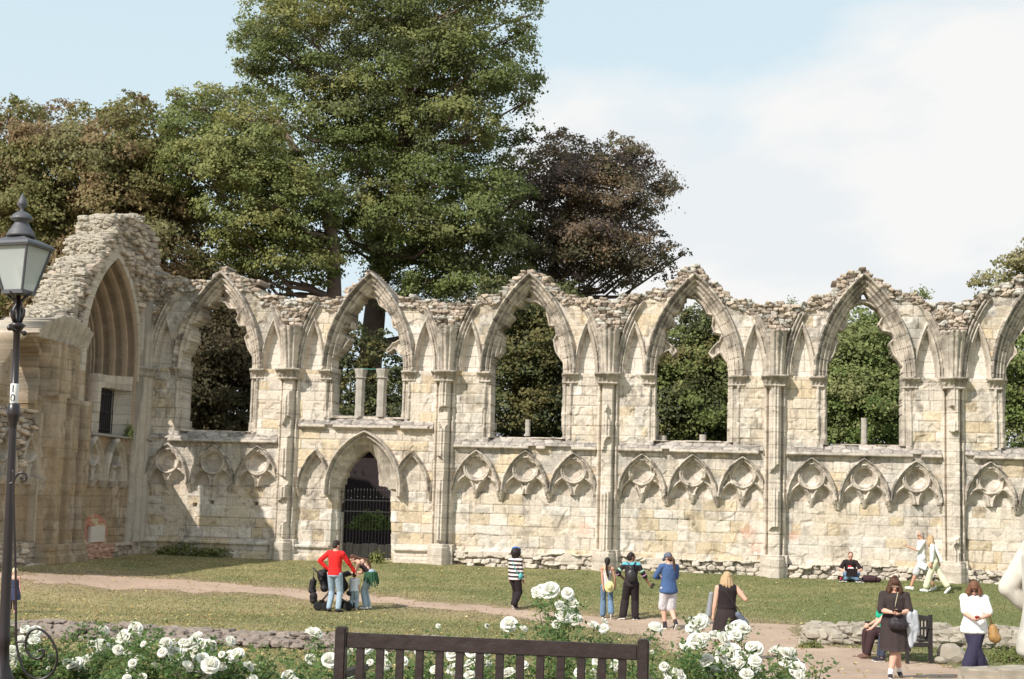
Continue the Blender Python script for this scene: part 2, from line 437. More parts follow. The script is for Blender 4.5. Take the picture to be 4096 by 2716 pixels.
    def emit(s, root, p0, along, nrm, back, bstep=4):
        nz, nu = s.U.shape
        s.w = np.clip(s.w, back+.12, 3)
        P = np.zeros((nz, nu, 3)); P[..., 0] = p0[0]+along[0]*s.U+nrm[0]*s.w; P[..., 1] = p0[1]+along[1]*s.U+nrm[1]*s.w; P[..., 2] = s.Z
        B = np.zeros((nz, nu, 3)); B[..., 0] = p0[0]+along[0]*s.U+nrm[0]*back; B[..., 1] = p0[1]+along[1]*s.U+nrm[1]*back; B[..., 2] = s.Z
        n = nz*nu; idx = np.arange(n).reshape(nz, nu)
        cm = s.mask[:-1, :-1] & s.mask[1:, 1:] & s.mask[:-1, 1:] & s.mask[1:, :-1]
        lab = s.lab[:-1, :-1]
        rev = (along[0]*nrm[1]-along[1]*nrm[0]) > 0
        Q = np.stack([idx[:-1, :-1], idx[:-1, 1:], idx[1:, 1:], idx[1:, :-1]], -1)
        PP = np.concatenate([P.reshape(-1, 3), B.reshape(-1, 3)]); CC = np.concatenate([s.col.reshape(-1, 3)]*2)
        # skirts
        sk = []; sl = []
        pad = np.pad(cm, 1)
        for dz_, du_, a, b in ((0, -1, 0, 3), (0, 1, 2, 1), (-1, 0, 1, 0), (1, 0, 3, 2)):
            nb = pad[1+dz_:1+dz_+cm.shape[0], 1+du_:1+du_+cm.shape[1]]
            e = cm & ~nb
            q = Q[e]; sk.append(np.stack([q[:, a], q[:, b], q[:, b]+n, q[:, a]+n], -1)); sl.append(lab[e])
        sk = np.concatenate(sk); sl = np.concatenate(sl)
        out = {}
        for li, nm in enumerate(s.names):
            if nm is None: continue
            f = np.concatenate([Q[cm & (lab == li)], sk[sl == li]])
            if len(f) == 0: continue
            if rev: f = f[:, ::-1]
            un, inv = compact(f, 2*n)
            out[nm] = (PP[un], inv, CC[un])
        # back face, coarse
        bi = list(range(0, nz, bstep)); bj = list(range(0, nu, bstep))
        bm_ = cm[::bstep, ::bstep][:len(bi)-1, :len(bj)-1]
        ii = idx[np.ix_(bi, bj)]
        q = np.stack([ii[:-1, :-1], ii[1:, :-1], ii[1:, 1:], ii[:-1, 1:]], -1)[bm_]
        un, inv = compact(q, n)
        out[('rear_face', None)] = (PP[n:][un], inv, CC[:n][un]*.8)
        objs = {}
        for nm in sorted(out, key=lambda k: (len(k) > 2, str(k))):
            v, f, c = out[nm]
            par = root
            if len(nm) > 2 and nm[2] in objs: par = objs[nm[2]]
            if v.shape[0] == 0: continue
            objs[nm] = link(nm[0], np_mesh(nm[0], v-np.array(root.location), f, c), STONE, par)
            if par is not root: pass
        return objs

# ------------------------------------------------------------------ nave wall
P_PIER = [-5.25, .30, 5.77, 11.30, 16.76, 22.36, 27.9]
C_BAY = [-2.35, 3.05, 8.58, 14.12, 19.60, 25.15]
U0, U1, Z0, Z1 = TU-.3, 27.9, .2, 10.9
Fd = Field(U0, U1, Z0, Z1, 101)
U, Z_ = Fd.U, Fd.Z
sil = [(560, 1000), (587, 1026), (620, 1077), (640, 1100), (700, 1105), (760, 1120), (831, 1122), (860, 1085), (892, 1065), (935, 1088), (970, 1108), (1039, 1126), (1048, 1178), (1108, 1178), (1160, 1195), (1212, 1195), (1264, 1178), (1308, 1195), (1368, 1186), (1386, 1152), (1429, 1126), (1455, 1108), (1481, 1074), (1507, 1108), (1550, 1152), (1585, 1195), (1645, 1178), (1689, 1204), (1732, 1195), (1784, 1221), (1836, 1216), (1879, 1204), (1922, 1178), (1992, 1169), (2044, 1126), (2061, 1095), (2113, 1070), (2139, 1074), (2182, 1108), (2217, 1134), (2252, 1178), (2312, 1181), (2373, 1195), (2459, 1195), (2494, 1178), (2563, 1178), (2598, 1152), (2667, 1143), (2702, 1108), (2710, 1082), (2754, 1060), (2788, 1051), (2814, 1060), (2840, 1108), (2884, 1143), (2927, 1186), (2979, 1195), (3031, 1204), (3048, 1221), (3100, 1204), (3144, 1204), (3161, 1230), (3213, 1212), (3256, 1186), (3325, 1160), (3351, 1108), (3421, 1082), (3447, 1074), (3464, 1077), (3499, 1108), (3551, 1129), (3568, 1152), (3637, 1169), (3689, 1195), (3741, 1221), (3776, 1212), (3862, 1204), (3897, 1195), (3949, 1160), (4035, 1134), (4096, 1091)]
st_ = [wall_uz(x, y) for x, y in sil]
su = np.array([p[0] for p in st_]+[25.1, 25.6, 26.4, 27.3, 28.5]); sz_ = np.array([p[1] for p in st_]+[10.6, 10.2, 9.7, 9.5, 9.5])
top = lambda u: np.interp(u, su, sz_)
openings = [
 [(760, 1719), (765, 1465), (765, 1435), (796, 1379), (803, 1343), (793, 1312), (816, 1302), (849, 1276), (837, 1256), (837, 1241), (867, 1236), (883, 1215), (898, 1213), (913, 1236), (939, 1238), (949, 1256), (939, 1276), (954, 1307), (980, 1307), (987, 1333), (972, 1348), (985, 1394), (1008, 1430), (1010, 1465), (998, 1724)],
 [(1357, 1665), (1355, 1446), (1393, 1402), (1417, 1366), (1388, 1339), (1388, 1326), (1424, 1321), (1429, 1268), (1446, 1241), (1460, 1219), (1482, 1192), (1504, 1196), (1513, 1223), (1540, 1241), (1562, 1268), (1567, 1308), (1594, 1330), (1594, 1357), (1567, 1370), (1540, 1402), (1549, 1417), (1576, 1397), (1607, 1429), (1612, 1473), (1612, 1616), (1607, 1670)],
 [(1980, 1749), (1981, 1473), (1985, 1451), (2016, 1420), (2028, 1357), (2010, 1330), (2037, 1312), (2068, 1277), (2054, 1259), (2063, 1237), (2095, 1237), (2108, 1212), (2139, 1210), (2162, 1223), (2179, 1241), (2188, 1277), (2193, 1304), (2215, 1308), (2222, 1339), (2208, 1357), (2220, 1411), (2251, 1455), (2251, 1491), (2246, 1700), (2252, 1749)],
 [(2629, 1763), (2629, 1526), (2624, 1478), (2643, 1430), (2677, 1411), (2691, 1435), (2713, 1416), (2706, 1397), (2663, 1363), (2663, 1330), (2706, 1306), (2696, 1273), (2720, 1258), (2734, 1230), (2749, 1196), (2777, 1191), (2797, 1210), (2816, 1234), (2825, 1258), (2849, 1265), (2844, 1306), (2854, 1330), (2883, 1340), (2873, 1363), (2854, 1378), (2830, 1411), (2849, 1438), (2878, 1416), (2907, 1454), (2911, 1497), (2907, 1750), (2906, 1763)],
 [(3308, 1779), (3308, 1622), (3303, 1574), (3310, 1502), (3310, 1459), (3339, 1421), (3348, 1383), (3358, 1368), (3348, 1344), (3353, 1321), (3377, 1325), (3391, 1292), (3387, 1258), (3406, 1234), (3439, 1215), (3458, 1211), (3478, 1220), (3506, 1239), (3525, 1268), (3511, 1297), (3530, 1325), (3549, 1330), (3564, 1335), (3571, 1354), (3554, 1373), (3573, 1421), (3607, 1469), (3604, 1507), (3602, 1750), (3602, 1779)],
 [(4027, 1793), (4013, 1750), (4025, 1526), (4023, 1478), (4047, 1440), (4071, 1416), (4056, 1373), (4096, 1320), (4115, 1260), (4170, 1225), (4230, 1270), (4250, 1340), (4290, 1390), (4320, 1470), (4325, 1800)]]
pierce = {0: (893, 1182, 9), 2: (2119, 1181, 13), 4: (3456, 1184, 14)}
DOOR = [(1357, 2240), (1355, 2025), (1372, 1927), (1393, 1880), (1420, 1845), (1446, 1822), (1467, 1804), (1482, 1811), (1504, 1842), (1506, 1945), (1545, 1950), (1563, 1965), (1567, 2240)]

# base courses
lowm = Z_ < 2.92
Fd.w = np.where(lowm, -.12, 0.0)+.012*(Fd.n1-.5)
Fd.w = Fd.w+Fd.detail
FF = Fd
for k in range(6):
    Fd = FF.view(P_PIER[k] if k else -99, P_PIER[k+1]); U, Z_ = Fd.U, Fd.Z; B = np.ones(U.shape, bool)
    Fd.put(B, ('wall_panel', k))
    x = U-C_BAY[k]
    up_z = 5.0 if k == 1 else 4.42                       # height of the string course
    sill = 5.38 if k == 1 else 4.82
    # soot and lichen on the upper wall: patches with their own outline
    soot = ss(.50, .62, Fd.n1+.10*(Z_-7)/3)*ss(7.0, 8.6, Z_)*B
    Fd.col[...] = Fd.col*(1-soot[..., None]*.5)+GREY*.62*soot[..., None]*.5
    if k != 1:
        band = B & (Z_ > 3.0) & (Z_ < up_z+.4)
        sg = ss(.42, .6, lofbm(U, Z_, 1.6, 2, 77))*band
        Fd.col[...] = Fd.col*(1-.6*sg[..., None])+GREY*.72*.6*sg[..., None]
    # blind arcade
    if k == 1:
        arcs = [(-1.72, .62, 1.35, 2.92), (1.64, .66, 1.35, 2.92)]
    else:
        arcs = [(-1.66, .82, 1.40, 2.96), (0, .82, 1.42, 2.96), (1.62, .82, 1.38, 2.96)]
    for j, (ac, a, h, zs) in enumerate(arcs):
        if k == 0 and j == 0: ac = -1.65
        xx = x-ac; d = parch(xx, Z_, zs, a, h); ero = .035*(Fd.n2-.5)+.02*(Fd.n3-.5)
        m = B & (d < 0) & (Z_ > zs-.05) & (Z_ < zs+h+.1)
        prof = np.interp(-d, [0, .015, .04, .065, .085, .11, .13, .155, .18], [.03, .16, .20, .15, .05, .11, .06, -.01, -.04])
        key = ('blind_arch', k, j)
        Fd.put(m, ('blind_arch', k*10+j), prof+ero, Fd.carve*(.84+.16*ss(.3, .6, Fd.n2))[..., None])
        hoodm = m & (d > -.075); soot2 = ss(.38, .56, fbm(U*4, Z_*4, 55+k))
        Fd.put(hoodm, None, None, Fd.carve*(1-.6*soot2[..., None]))
        ty = m & (d < -.15)
        if k != 1:
            r = np.hypot(xx, Z_-(zs+.77))/1.0; alive = hsh(k, j, 5) > .25
            sxx = np.abs(xx)-.385
            ds = parch(sxx, Z_, zs-.02, .335, .53)
            broken = ss(.56, .62, lofbm(U, Z_, 1.9, 1.9, 91+k*3+j)) if hsh(k, j, 9) > .45 else np.zeros(U.shape)
            pw = np.full(U.shape, -.03)+.02*(Fd.n2-.5)
            ring = (r < .47)
            pw = np.where(ring, np.interp(r, [0, .28, .31, .335, .36, .39, .43, .47], [-.24, -.24, -.04, .06, .0, .10, .09, -.02]), pw)
            sub = (ds < .05) & (Z_ < zs+.62)
            pw = np.where(sub & ~ring, np.interp(-ds, [-.05, -.02, .01, .04, .07, .1], [-.03, .07, .09, .0, -.13, -.24]), pw)
            pw = pw-broken*(.08+.09*Fd.n2)*(pw > -.12)
            Fd.put(ty, None, np.maximum(pw, -.26)+.5*ero, None)
            inner = ty & (pw < -.1)
            tint = np.where(lofbm(U, Z_, 3, 3, 61)[..., None] > .52, PALE*.92, CREAM*.8)
            Fd.put(inner, None, None, tint*(.85+.3*Fd.n2[..., None])*(1-.4*ss(.012, .004, np.abs(np.abs(xx)*.6+(Z_-zs-.84)*.8))[..., None]))
        else:
            Fd.put(ty, None, -.14+Fd.detail, None)
        for sgn in (-1, 1):                                # corbels
            hh = np.clip((Z_-(zs-.30))/.30, 0, 1); rr = np.abs(xx-sgn*a*.97)/(.03+.09*hh+.02*(Fd.n3-.5))
            mm = B & (rr < 1) & (Z_ < zs+.02) & (Z_ > zs-.30)
            Fd.put(mm, ('blind_arch', k*10+j), -.1+(.03+.18*hh)*np.sqrt(np.clip(1-.7*rr**2, 0, 1))+ero, Fd.carve*.86)
        if k != 1:
            hh = np.clip((Z_-(zs-.22))/.3, 0, 1); rr = np.abs(xx)/(.03+.09*hh); mm = B & (rr < 1) & (hh > 0) & (hh < 1) & (hsh(k, j, 77) > .3)
            Fd.put(mm, ('blind_arch', k*10+j), -.1+(.03+.12*hh)*np.sqrt(np.clip(1-.7*rr**2, 0, 1))+ero, Fd.carve*.85)
    # string course and sloping sill
    brk = lofbm(U, Z_, 1.7, 0, 71+k)
    m = B & (Z_ > up_z-.05) & (Z_ < up_z+.09) & (brk > .36)
    Fd.put(m, ('string_course', k), np.interp(Z_-up_z, [-.05, -.03, .0, .05, .09], [.03, .10, .20, .20, .13])+.03*(Fd.n2-.5), Fd.carve*(.62+.3*Fd.n1[..., None]))
    e2, i2, _, _ = rubble(U+.1*(Fd.n1-.5), Z_, .42, .16, 88)
    sl = B & (Z_ >= up_z+.09) & (Z_ < sill)
    f = (Z_-up_z-.09)/(sill-up_z-.09)
    wsl = np.where(np.abs(x) < 1.3, .16-.56*f, .12-.12*ss(.0, .6, f))
    Fd.put(sl & ((np.abs(x) < 1.5) | (f < .55)), ('window_sill', k), wsl+.035*np.clip(e2*2, 0, 1)-.02+.03*(i2-.5), (np.array([.37, .33, .295])*(.62+.55*i2[..., None])*(.8+.4*Fd.n2[..., None]))*(1-.45*ss(.2, .03, e2)[..., None]))
    # jambs
    jm = B & (Z_ >= sill-.05) & (Z_ < 6.98) & (np.abs(x) < 1.52)
    xi = 1.52-np.abs(x)
    jw = np.interp(xi, [0, .03, .07, .10, .13, .17, .21, .25, .29, .33, .37, .5], [0, .05, .07, .02, -.08, -.05, -.10, -.03, -.06, -.15, -.24, -.42])
    bad = ss(.46, .58, lofbm(U, Z_, 1.7, 2.4, 131+k)); jw = jw*(1-.55*bad)-.03*bad+.06*bad*(Fd.n2-.5)
    Fd.put(jm, ('window_jamb', k*10+0), jw+.5*Fd.detail+.02*(Fd.n2-.5), Fd.carve*(1-.35*Fd.joint[..., None])*(.9+.15*Fd.blk[..., None]))
    Fd.put(jm & (x > 0), ('window_jamb', k*10+1))
    # ribs and lancets either side
    for sgn, tg in ((-1, 0), (1, 1)):
        lc = sgn*1.97; xx = x-lc
        d = parch(xx, Z_, 6.98, .43, 1.83)
        m = B & (d < 0) & (Z_ > 6.98) & (x*sgn > 1.0)
        lw = np.interp(-d, [0, .02, .05, .08, .11, .14, .17], [.03, .10, .13, .05, .07, -.06, -.2])+.02*(Fd.n2-.5)
        Fd.put(m, ('lancet_arch', k*10+tg), lw, Fd.carve*(1-.25*ss(.45, .65, Fd.n2))[..., None])
        Fd.put(m & (d < -.17), None, -.2+.5*Fd.detail, PALE*(.82+.24*Fd.n1[..., None])*(1-.4*Fd.joint[..., None]))
        # vault wall rib
        rc = 2.5-4.46; dr = np.hypot(x*sgn-rc, Z_-6.98)-4.46
        rtop = 9.35+.35*(hsh(k, tg, 3)-.5)
        mr_ = B & (np.abs(dr) < .12) & (Z_ > 6.98) & (Z_ < rtop+.3*(Fd.n2-.5)) & (x*sgn > 1.2)
        Fd.put(mr_, ('vault_rib', k*10+tg), np.interp(dr, [-.12, -.09, -.05, -.01, .03, .07, .12], [.02, .12, .17, .08, .20, .20, .06])+.03*(Fd.n2-.5), Fd.carve*(.95-.4*ss(.35, .6, Fd.n2))[..., None])
    # rubble core behind the lost vault
    outr = B & (np.hypot(np.abs(x)+1.96, Z_-6.98)-4.46 > .12) & (Z_ > 8.35)
    hi = B & (Z_ > np.minimum(top(U)-.40+.5*(lofbm(U, Z_, 2, 2, 141)-.5), 9.62+.4*(fbm(U*1.2, 0*Z_, 144)-.5)))
    core = (outr | hi)
    Fd.put(core, ('rubble_core', k), Fd.rw+np.where(outr, .12, -.02)+.12*(Fd.n1-.5), Fd.rcol)
    # big arch
    d = parch(x, Z_, 6.98, 1.63, 3.42)
    m = B & (d < 0) & (Z_ >= 6.98)
    bw_ = np.interp(-d, [0, .015, .05, .09, .12, .15, .18, .21, .24, .27, .31, .34, .38, .42, .45, .48, .52], [.04, .22, .25, .22, .10, .03, .11, .08, -.02, -.10, -.01, -.05, -.18, -.14, -.16, -.26, -.40])
    vs = np.where(np.abs(np.mod(np.arctan2(Z_-6.98, np.abs(x)+2.8)*4.4+.1*hsh(k, 1), .42)-.21) < .012, .02, 0)
    sooty = np.maximum(ss(.30, .52, fbm(U*4, Z_*4, 155))*ss(.24, .10, -d)*(1-.35*(x > 0)), .7*ss(.5, .7, lofbm(U, Z_, 3, 3, 156)))
    Fd.put(m, ('window_arch', k), bw_+.022*(Fd.n2-.5)-vs, Fd.carve*(1-.60*sooty[..., None])*(1-.5*(vs > 0)[..., None]))
    tr = m & (d < -.50)
    mx_ = sum(q_[0] for q_ in openings[k])/len(openings[k]); lf_ = -.85 if mx_ < 2900 else -.42
    poly = [wall_uz(px, py, lf_ if px < mx_ else -.30) for px, py in openings[k]]
    bx = B & (np.abs(x) < 1.45) & (Z_ > sill-.1)
    dd = np.full(U.shape, 9.); ii = np.where(bx)
    dd[ii] = seg_dist(U[ii], Z_[ii], poly)
    wq = -.40+.10*ss(.09, .05, dd)*ss(-.01, .02, dd-.005)+.03*np.sin(np.clip(-d-.5, 0, 1)*30)
    Fd.put(tr, ('tracery', k), wq, Fd.carve*.93)
    inp = np.zeros(U.shape, bool); inp[ii] = in_poly(U[ii]+.03*(Fd.n3[ii]-.5), Z_[ii]+.03*(Fd.n2[ii]-.5), poly)
    if k in pierce:
        px, py, pr = pierce[k]; cu2, cz2 = wall_uz(px, py, -.42); r_ = pr/116
        tri = [(cu2-r_, cz2-r_*.8), (cu2+r_, cz2-r_*.8), (cu2, cz2+r_*1.2)]
        inp |= bx & in_poly(U, Z_, tri)
    inp &= (np.abs(x) < 1.38)
    Fd.mask[inp] = False
    # rough ends of the jamb openings belong to the jamb
    # jamb capitals
    for sgn, tg in ((-1, 0), (1, 1)):
        xx = (x-sgn*1.40)/.36
        zz = Z_-6.62
        m = B & (np.abs(xx) < .75+.25*np.clip(zz/.36, 0, 1)) & (zz > 0) & (zz < .37)
        cw = np.interp(zz, [0, .03, .06, .2, .28, .30, .36, .37], [.0, .07, .03, .10, .17, .22, .22, .15])*np.sqrt(np.clip(1-.6*xx**2, .1, 1))
        leaf = .05*np.abs(np.sin(xx*9))*(zz > .07)*(zz < .27)
        inn = np.clip((1.28-np.abs(x))/.2, 0, 1)
        Fd.put(m & ~inp, ('capital', 100+k*10+tg, ('window_jamb', k*10+tg)), cw-leaf-.25*inn+.04*(Fd.n3-.5), Fd.carve*(.55+.35*Fd.n2[..., None]))
# plinths
for k in range(6):
    Fd = FF.view(P_PIER[k] if k else -99, P_PIER[k+1]); U, Z_ = Fd.U, Fd.Z; B = np.ones(U.shape, bool)
    pt = 1.02-.02*k+.12*(fbm(U*1.5, 0*U, 171)-.5)*(k > 1)
    m = B & (Z_ < pt)
    e3, i3, _, _ = rubble(U+.08*(Fd.n1-.5), Z_+.03*(Fd.n2-.5), .34, .15, 191)
    if k in (0, 1):
        Fd.put(m, ('plinth', k), np.where(Z_ > pt-.09, .10, .0)+.6*Fd.detail, None)
        Fd.put(m & (Z_ < .66), None, .12+Fd.detail, None)
    else:
        Fd.put(m, ('plinth', k), -.08+.10*np.clip(e3*5, 0, 1)**.7+.22*(i3-.5)+.14*(Fd.n1-.5)+.08*(Fd.n2-.5)+.03*(Fd.n3-.5), (CREAM*.90*(.74+.36*i3[..., None])*(.75+.5*Fd.n2[..., None]))*(1-.3*ss(.12, .0, e3)[..., None]))
        blk_ = m & (lofbm(U, Z_, .9, 3, 195) > .60) & (Z_ > .62)
        Fd.put(blk_, None, .04+Fd.detail, CREAM*.9*(1-.5*Fd.joint[..., None]))
# doorway
Fd = FF.view(P_PIER[1], P_PIER[2]); U, Z_ = Fd.U, Fd.Z; B = np.ones(U.shape, bool)
kx = U-3.04
d = parch(kx, Z_, 2.95, 1.36, 1.98)
m = B & (d < 0) & (Z_ > 2.7)
Fd.put(m, ('door_arch', 1), np.interp(-d, [0, .02, .06, .10, .13, .17, .21, .25, .30, .9], [.04, .20, .24, .12, .02, .10, .05, -.06, -.14, -.75])+.03*(Fd.n2-.5), Fd.carve*(1-.3*ss(.4, .6, Fd.n2))[..., None])
m = B & (np.abs(kx) < 1.12) & (Z_ < 2.95)
Fd.put(m, ('door_jamb', 1), np.interp(1.12-np.abs(kx), [0, .03, .2], [-.1, -.25, -.35])+Fd.detail, None)
poly = [wall_uz(px, py, -.45) for px, py in DOOR]
ii = np.where(B & (np.abs(kx) < 1.3))
inp = np.zeros(U.shape, bool); inp[ii] = in_poly(U[ii]+.04*(Fd.n2[ii]-.5), Z_[ii]+.04*(Fd.n3[ii]-.5), poly)
Fd.mask[inp] = False
# piers
for i, pc in enumerate(P_PIER):
    Fd = FF.view(pc-.75, pc+.75); U, Z_ = Fd.U, Fd.Z
    x = U-pc; ax = np.abs(x)
    key = ('pier', i)
    m = (ax < .36) & (Z_ > 1.0) & (Z_ < 6.65)
    bad = ss(.48, .62, lofbm(U, Z_, 1.3, 1.1, 201+i))
    sh = .12+.32*np.sqrt(np.clip(1-(ax/.20)**2, 0, 1))
    sh = np.where(ax < .20, sh+.03*np.cos(x*62)*(1-bad), 0)
    s2 = .13*np.sqrt(np.clip(1-((ax-.29)/.055)**2, 0, 1))
    pw = np.maximum(np.where(ax < .20, sh, .0), s2)
    pw = np.where(bad > .5, np.minimum(pw, .30)-.06*Fd.n2, pw)
    Fd.put(m, key, pw+.02*(Fd.n2-.5)+.6*Fd.detail, CREAM*1.03*(.86+.26*Fd.blk[..., None]+.12*Fd.n2[..., None])*(1-.4*ss(.02, .006, np.abs(np.mod(Z_+.1*i, .41)-.2))[..., None]))
    # springer fan
    zt = 8.45+.12*(fbm(U*7, Z_*0, 211+i)-.5)
    f = np.clip((Z_-6.98)/1.47, 0, 1); hw = .27+.12*f**1.5
    m = (ax < hw) & (Z_ >= 6.9) & (Z_ < zt)
    ph = x/hw
    Fd.put(m, ('vault_springer', i), .12+.26*np.sqrt(np.clip(1-ph**2, 0, 1))+.32*f**1.6*(1-.5*ph**2)+.07*np.abs(np.sin(ph*6.5))+.03*(Fd.n2-.5)+.10*ss(.8, 1, f)*(Fd.n2-.5)*2, Fd.carve*(.95-.35*ss(.2, 1, f)*Fd.n1-.25*ss(.5, .7, fbm(U*6, Z_*1, 214)))[..., None])
    # capital
    zz = Z_-6.60; m = (ax < .34+.12*np.clip(zz/.38, 0, 1)) & (zz > 0) & (zz < .39)
    cw = np.interp(zz, [0, .03, .06, .2, .29, .31, .37, .39], [.40, .47, .42, .50, .58, .64, .64, .5])*np.sqrt(np.clip(1.02-(ax/.62)**2, .05, 1))-.05*np.abs(np.sin(x*22))*(zz > .07)*(zz < .28)
    Fd.put(m, ('capital', 300+i, key), cw+.05*(Fd.n3-.5), Fd.carve*(.5+.38*Fd.n2[..., None]))
    # base pedestal, half octagon
    m = (ax < .43) & (Z_ < 1.16)
    bw_ = np.where(Z_ > 1.06, .44, .50)-np.clip(ax-.15, 0, 1)*1.3
    m2 = m & (ax < .30)
    bw_ = np.where(ax < .30, bw_, .15)
    Fd.put(m, ('pier_base', 400+i, key), bw_+.5*Fd.detail+.015*(Fd.n2-.5), CREAM*.93*(.8+.3*Fd.n2[..., None])*(1-.4*ss(.02, .005, np.abs(Z_-.8))[..., None]))
Fd = FF; U, Z_ = Fd.U, Fd.Z
crust = ss(.56, .66, fbm(U*5.5, Z_*5.5, 301))
for zc0 in (4.40, 6.62, 2.95):
    run = ss(zc0-1.1, zc0, Z_)*(Z_ < zc0+.02)*ss(.52, .66, fbm(U*9, Z_*.7, 303+int(zc0*10)))
    Fd.col[...] *= (1-.25*run[..., None])
hi_ = ss(6.8, 9.2, Z_)*.55+.12
Fd.col[...] *= 1-(crust*hi_)[..., None]*np.array([.5, .52, .54])
ll = ss(.62, .72, fbm(U*12, Z_*12, 306, 3)); Fd.col[...] = Fd.col*(1-.25*ll[..., None])+PALE*1.15*.25*ll[..., None]
# silhouette: rubble stones stay or go whole
keep = np.where(np.isin(Fd.lab, [Fd.ids.get(('rubble_core', k), -1) for k in range(6)]), Fd.rzc < top(Fd.ruc), True)
dall = np.full(U.shape, 9.)
for k in range(6): dall = np.minimum(dall, parch(U-C_BAY[k], Z_, 6.98, 1.63, 3.42))
keep &= (Z_ < top(U)+.25) | (dall < 0)
Fd.mask &= keep
# reddened stones
for (a_, b_, r_) in ((10.6, 1.75, .45), (15.9, 1.9, .35), (17.35, 1.8, .3), (16.2, 1.4, .3)):
    rm = ss(1, .3, np.hypot(U-a_, (Z_-b_)*1.2)/r_+.8*(Fd.n2-.5))
    Fd.col = Fd.col*(1-.4*rm[..., None])+RED*1.3*.4*rm[..., None]
# putlog holes
for (px, py) in ((840, 2010), (1018, 2015), (775, 2020)):
    a_, b_ = wall_uz(px, py); Fd.put((np.abs(U-a_) < .07) & (np.abs(Z_-b_) < .06), None, -.45, None)
nave = empty('nave_wall', (WP[0], WP[1], .5))
tag(nave, 'long ruined cream limestone wall with five pointed window openings above blind arches', 'ruined wall')
nobj = Fd.emit(nave, WP, E, N, -.88)
for (nm, ob) in nobj.items():
    if nm[0] == 'door_arch': ob['label'] = 'pointed doorway arch below the second window'
del Fd
# ------------------------------------------------------------------ cross wall at the left, running towards the camera
Fc = Field(-.35, 11.0, -.3, 11.9, 505)
T, Z_ = Fc.U, Fc.Z
FLATR, FLATC = Fc.rw, Fc.rcol
re_, ri_, ruc_, rzc_ = rubble(T+.08*(Fc.n2-.5), Z_+.03*(Fc.n1-.5), .46, .155, 531)
Fc.rw = .15*np.clip(re_*5, 0, 1)**.7+.2*(ri_-.5)+.05*(Fc.n3-.5)+.06*(Fc.n2-.5)+(T-ruc_)*(hsh(ruc_*99, rzc_*99, 61)-.5)*.6
rc_ = RUB*(.8+.75*ri_[..., None])
Fc.rcol = rc_*(.8+.4*Fc.n2[..., None])*(1-.5*ss(.14, .0, re_)[..., None])
silc = [cross_tz(x, y, -1.15) for x, y in [(-150, 1420), (0, 1290), (50, 1262), (102, 1241), (148, 1230), (158, 1185), (184, 1118), (214, 1067), (245, 1039), (270, 1026), (278, 965), (316, 940), (324, 873), (367, 868), (439, 868), (462, 905), (480, 930)]]
silc = [(12.0, 4.2), (10.6, 5.2), (9.2, 6.6)]+[c_ for c_ in silc if c_[0] < 8.6]+[(-.5, 10.9)]
silc = sorted(silc)
ct_ = np.array([p[0] for p in silc]); cz_ = np.array([p[1] for p in silc]); ctop = lambda t: np.interp(t, ct_, cz_)
stain = ss(.42, .62, Fc.st)[..., None]
warm = ss(.40, .6, lofbm(T, Z_, .9, .35, 541))[..., None]
Fc.col[...] = Fc.col*(1-.6*warm)+OCHRE*.80*.6*warm
Fc.col[...] = Fc.col*(1-.5*stain)+np.array([.30, .25, .19])*.5*stain
Fc.w[...] = -.1+Fc.detail
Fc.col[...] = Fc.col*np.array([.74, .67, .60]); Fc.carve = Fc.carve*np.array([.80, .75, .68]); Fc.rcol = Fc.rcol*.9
one = np.ones(T.shape, bool)
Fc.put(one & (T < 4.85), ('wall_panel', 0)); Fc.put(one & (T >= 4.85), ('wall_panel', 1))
# upper rubble
up_ = (Z_ > 7.15+.25*(Fc.n1-.5)) | ((T > 7.85) & (Z_ > 3.0+.3*(Fc.n2-.5)) & (Z_ < 4.95) & (T < 10.5))
Fc.put(up_, ('rubble_core', 0), Fc.rw+.20*(Fc.n1-.5)+.02, Fc.rcol)
dA = parch(T-2.95, Z_, 6.98, 2.08, 3.38)
band = (dA > 0) & (dA < np.where(T > 2.95, .42, .20)) & (Z_ > 6.4)
Fc.put(band, ('window_arch', 0), .12+.5*Fc.detail, CREAM*.86*(.85+.25*Fc.n2[..., None])*(1-.4*Fc.joint[..., None]))
edge_ = (T > 50)
Fc.put(edge_, ('window_arch', 1), .12+.5*Fc.detail, CREAM*.98*(.88+.2*Fc.n2[..., None])*(1-.4*Fc.joint[..., None]))
# deep moulded embrasure
m = (dA < 0) & (Z_ > 4.45)
far = T < 2.95
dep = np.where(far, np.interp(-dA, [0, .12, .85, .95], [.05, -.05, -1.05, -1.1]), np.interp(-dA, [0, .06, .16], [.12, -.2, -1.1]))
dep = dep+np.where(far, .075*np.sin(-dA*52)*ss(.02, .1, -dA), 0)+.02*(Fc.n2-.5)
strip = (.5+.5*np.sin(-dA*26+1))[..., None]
Fc.put(m, ('embrasure', 0), dep, np.array([.30, .225, .165])*(.4+.75*strip+.35*(Fc.n2[..., None]-.3)))  # shade of the deep reveal painted in as dark brown stripes
fill = m & ((Z_ < 6.55) & (T < 2.3) | (Z_ < 5.2)) & (T < 4.9) & (T > .95)
Fc.put(fill, ('infill_wall', 0), np.maximum(dep, -.62)+.6*Fc.detail, CREAM*.95*(.8+.3*Fc.blk[..., None]+.1)*(1-.4*Fc.joint[..., None]))
po = [cross_tz(x, y, -.62) for x, y in [(395, 1742), (397, 1640), (392, 1590), (405, 1560), (430, 1548), (455, 1550), (470, 1572), (474, 1660), (468, 1742)]]
hole = (dA < -.22) & (T > 2.95) & (Z_ > 5.25) & (Z_ < 8.4)
Fc.mask[(T > 1.0) & (T < 2.1) & (Z_ > 4.5) & (Z_ < 6.0+.15*Fc.n2)] = False
Fc.mask[hole] = False
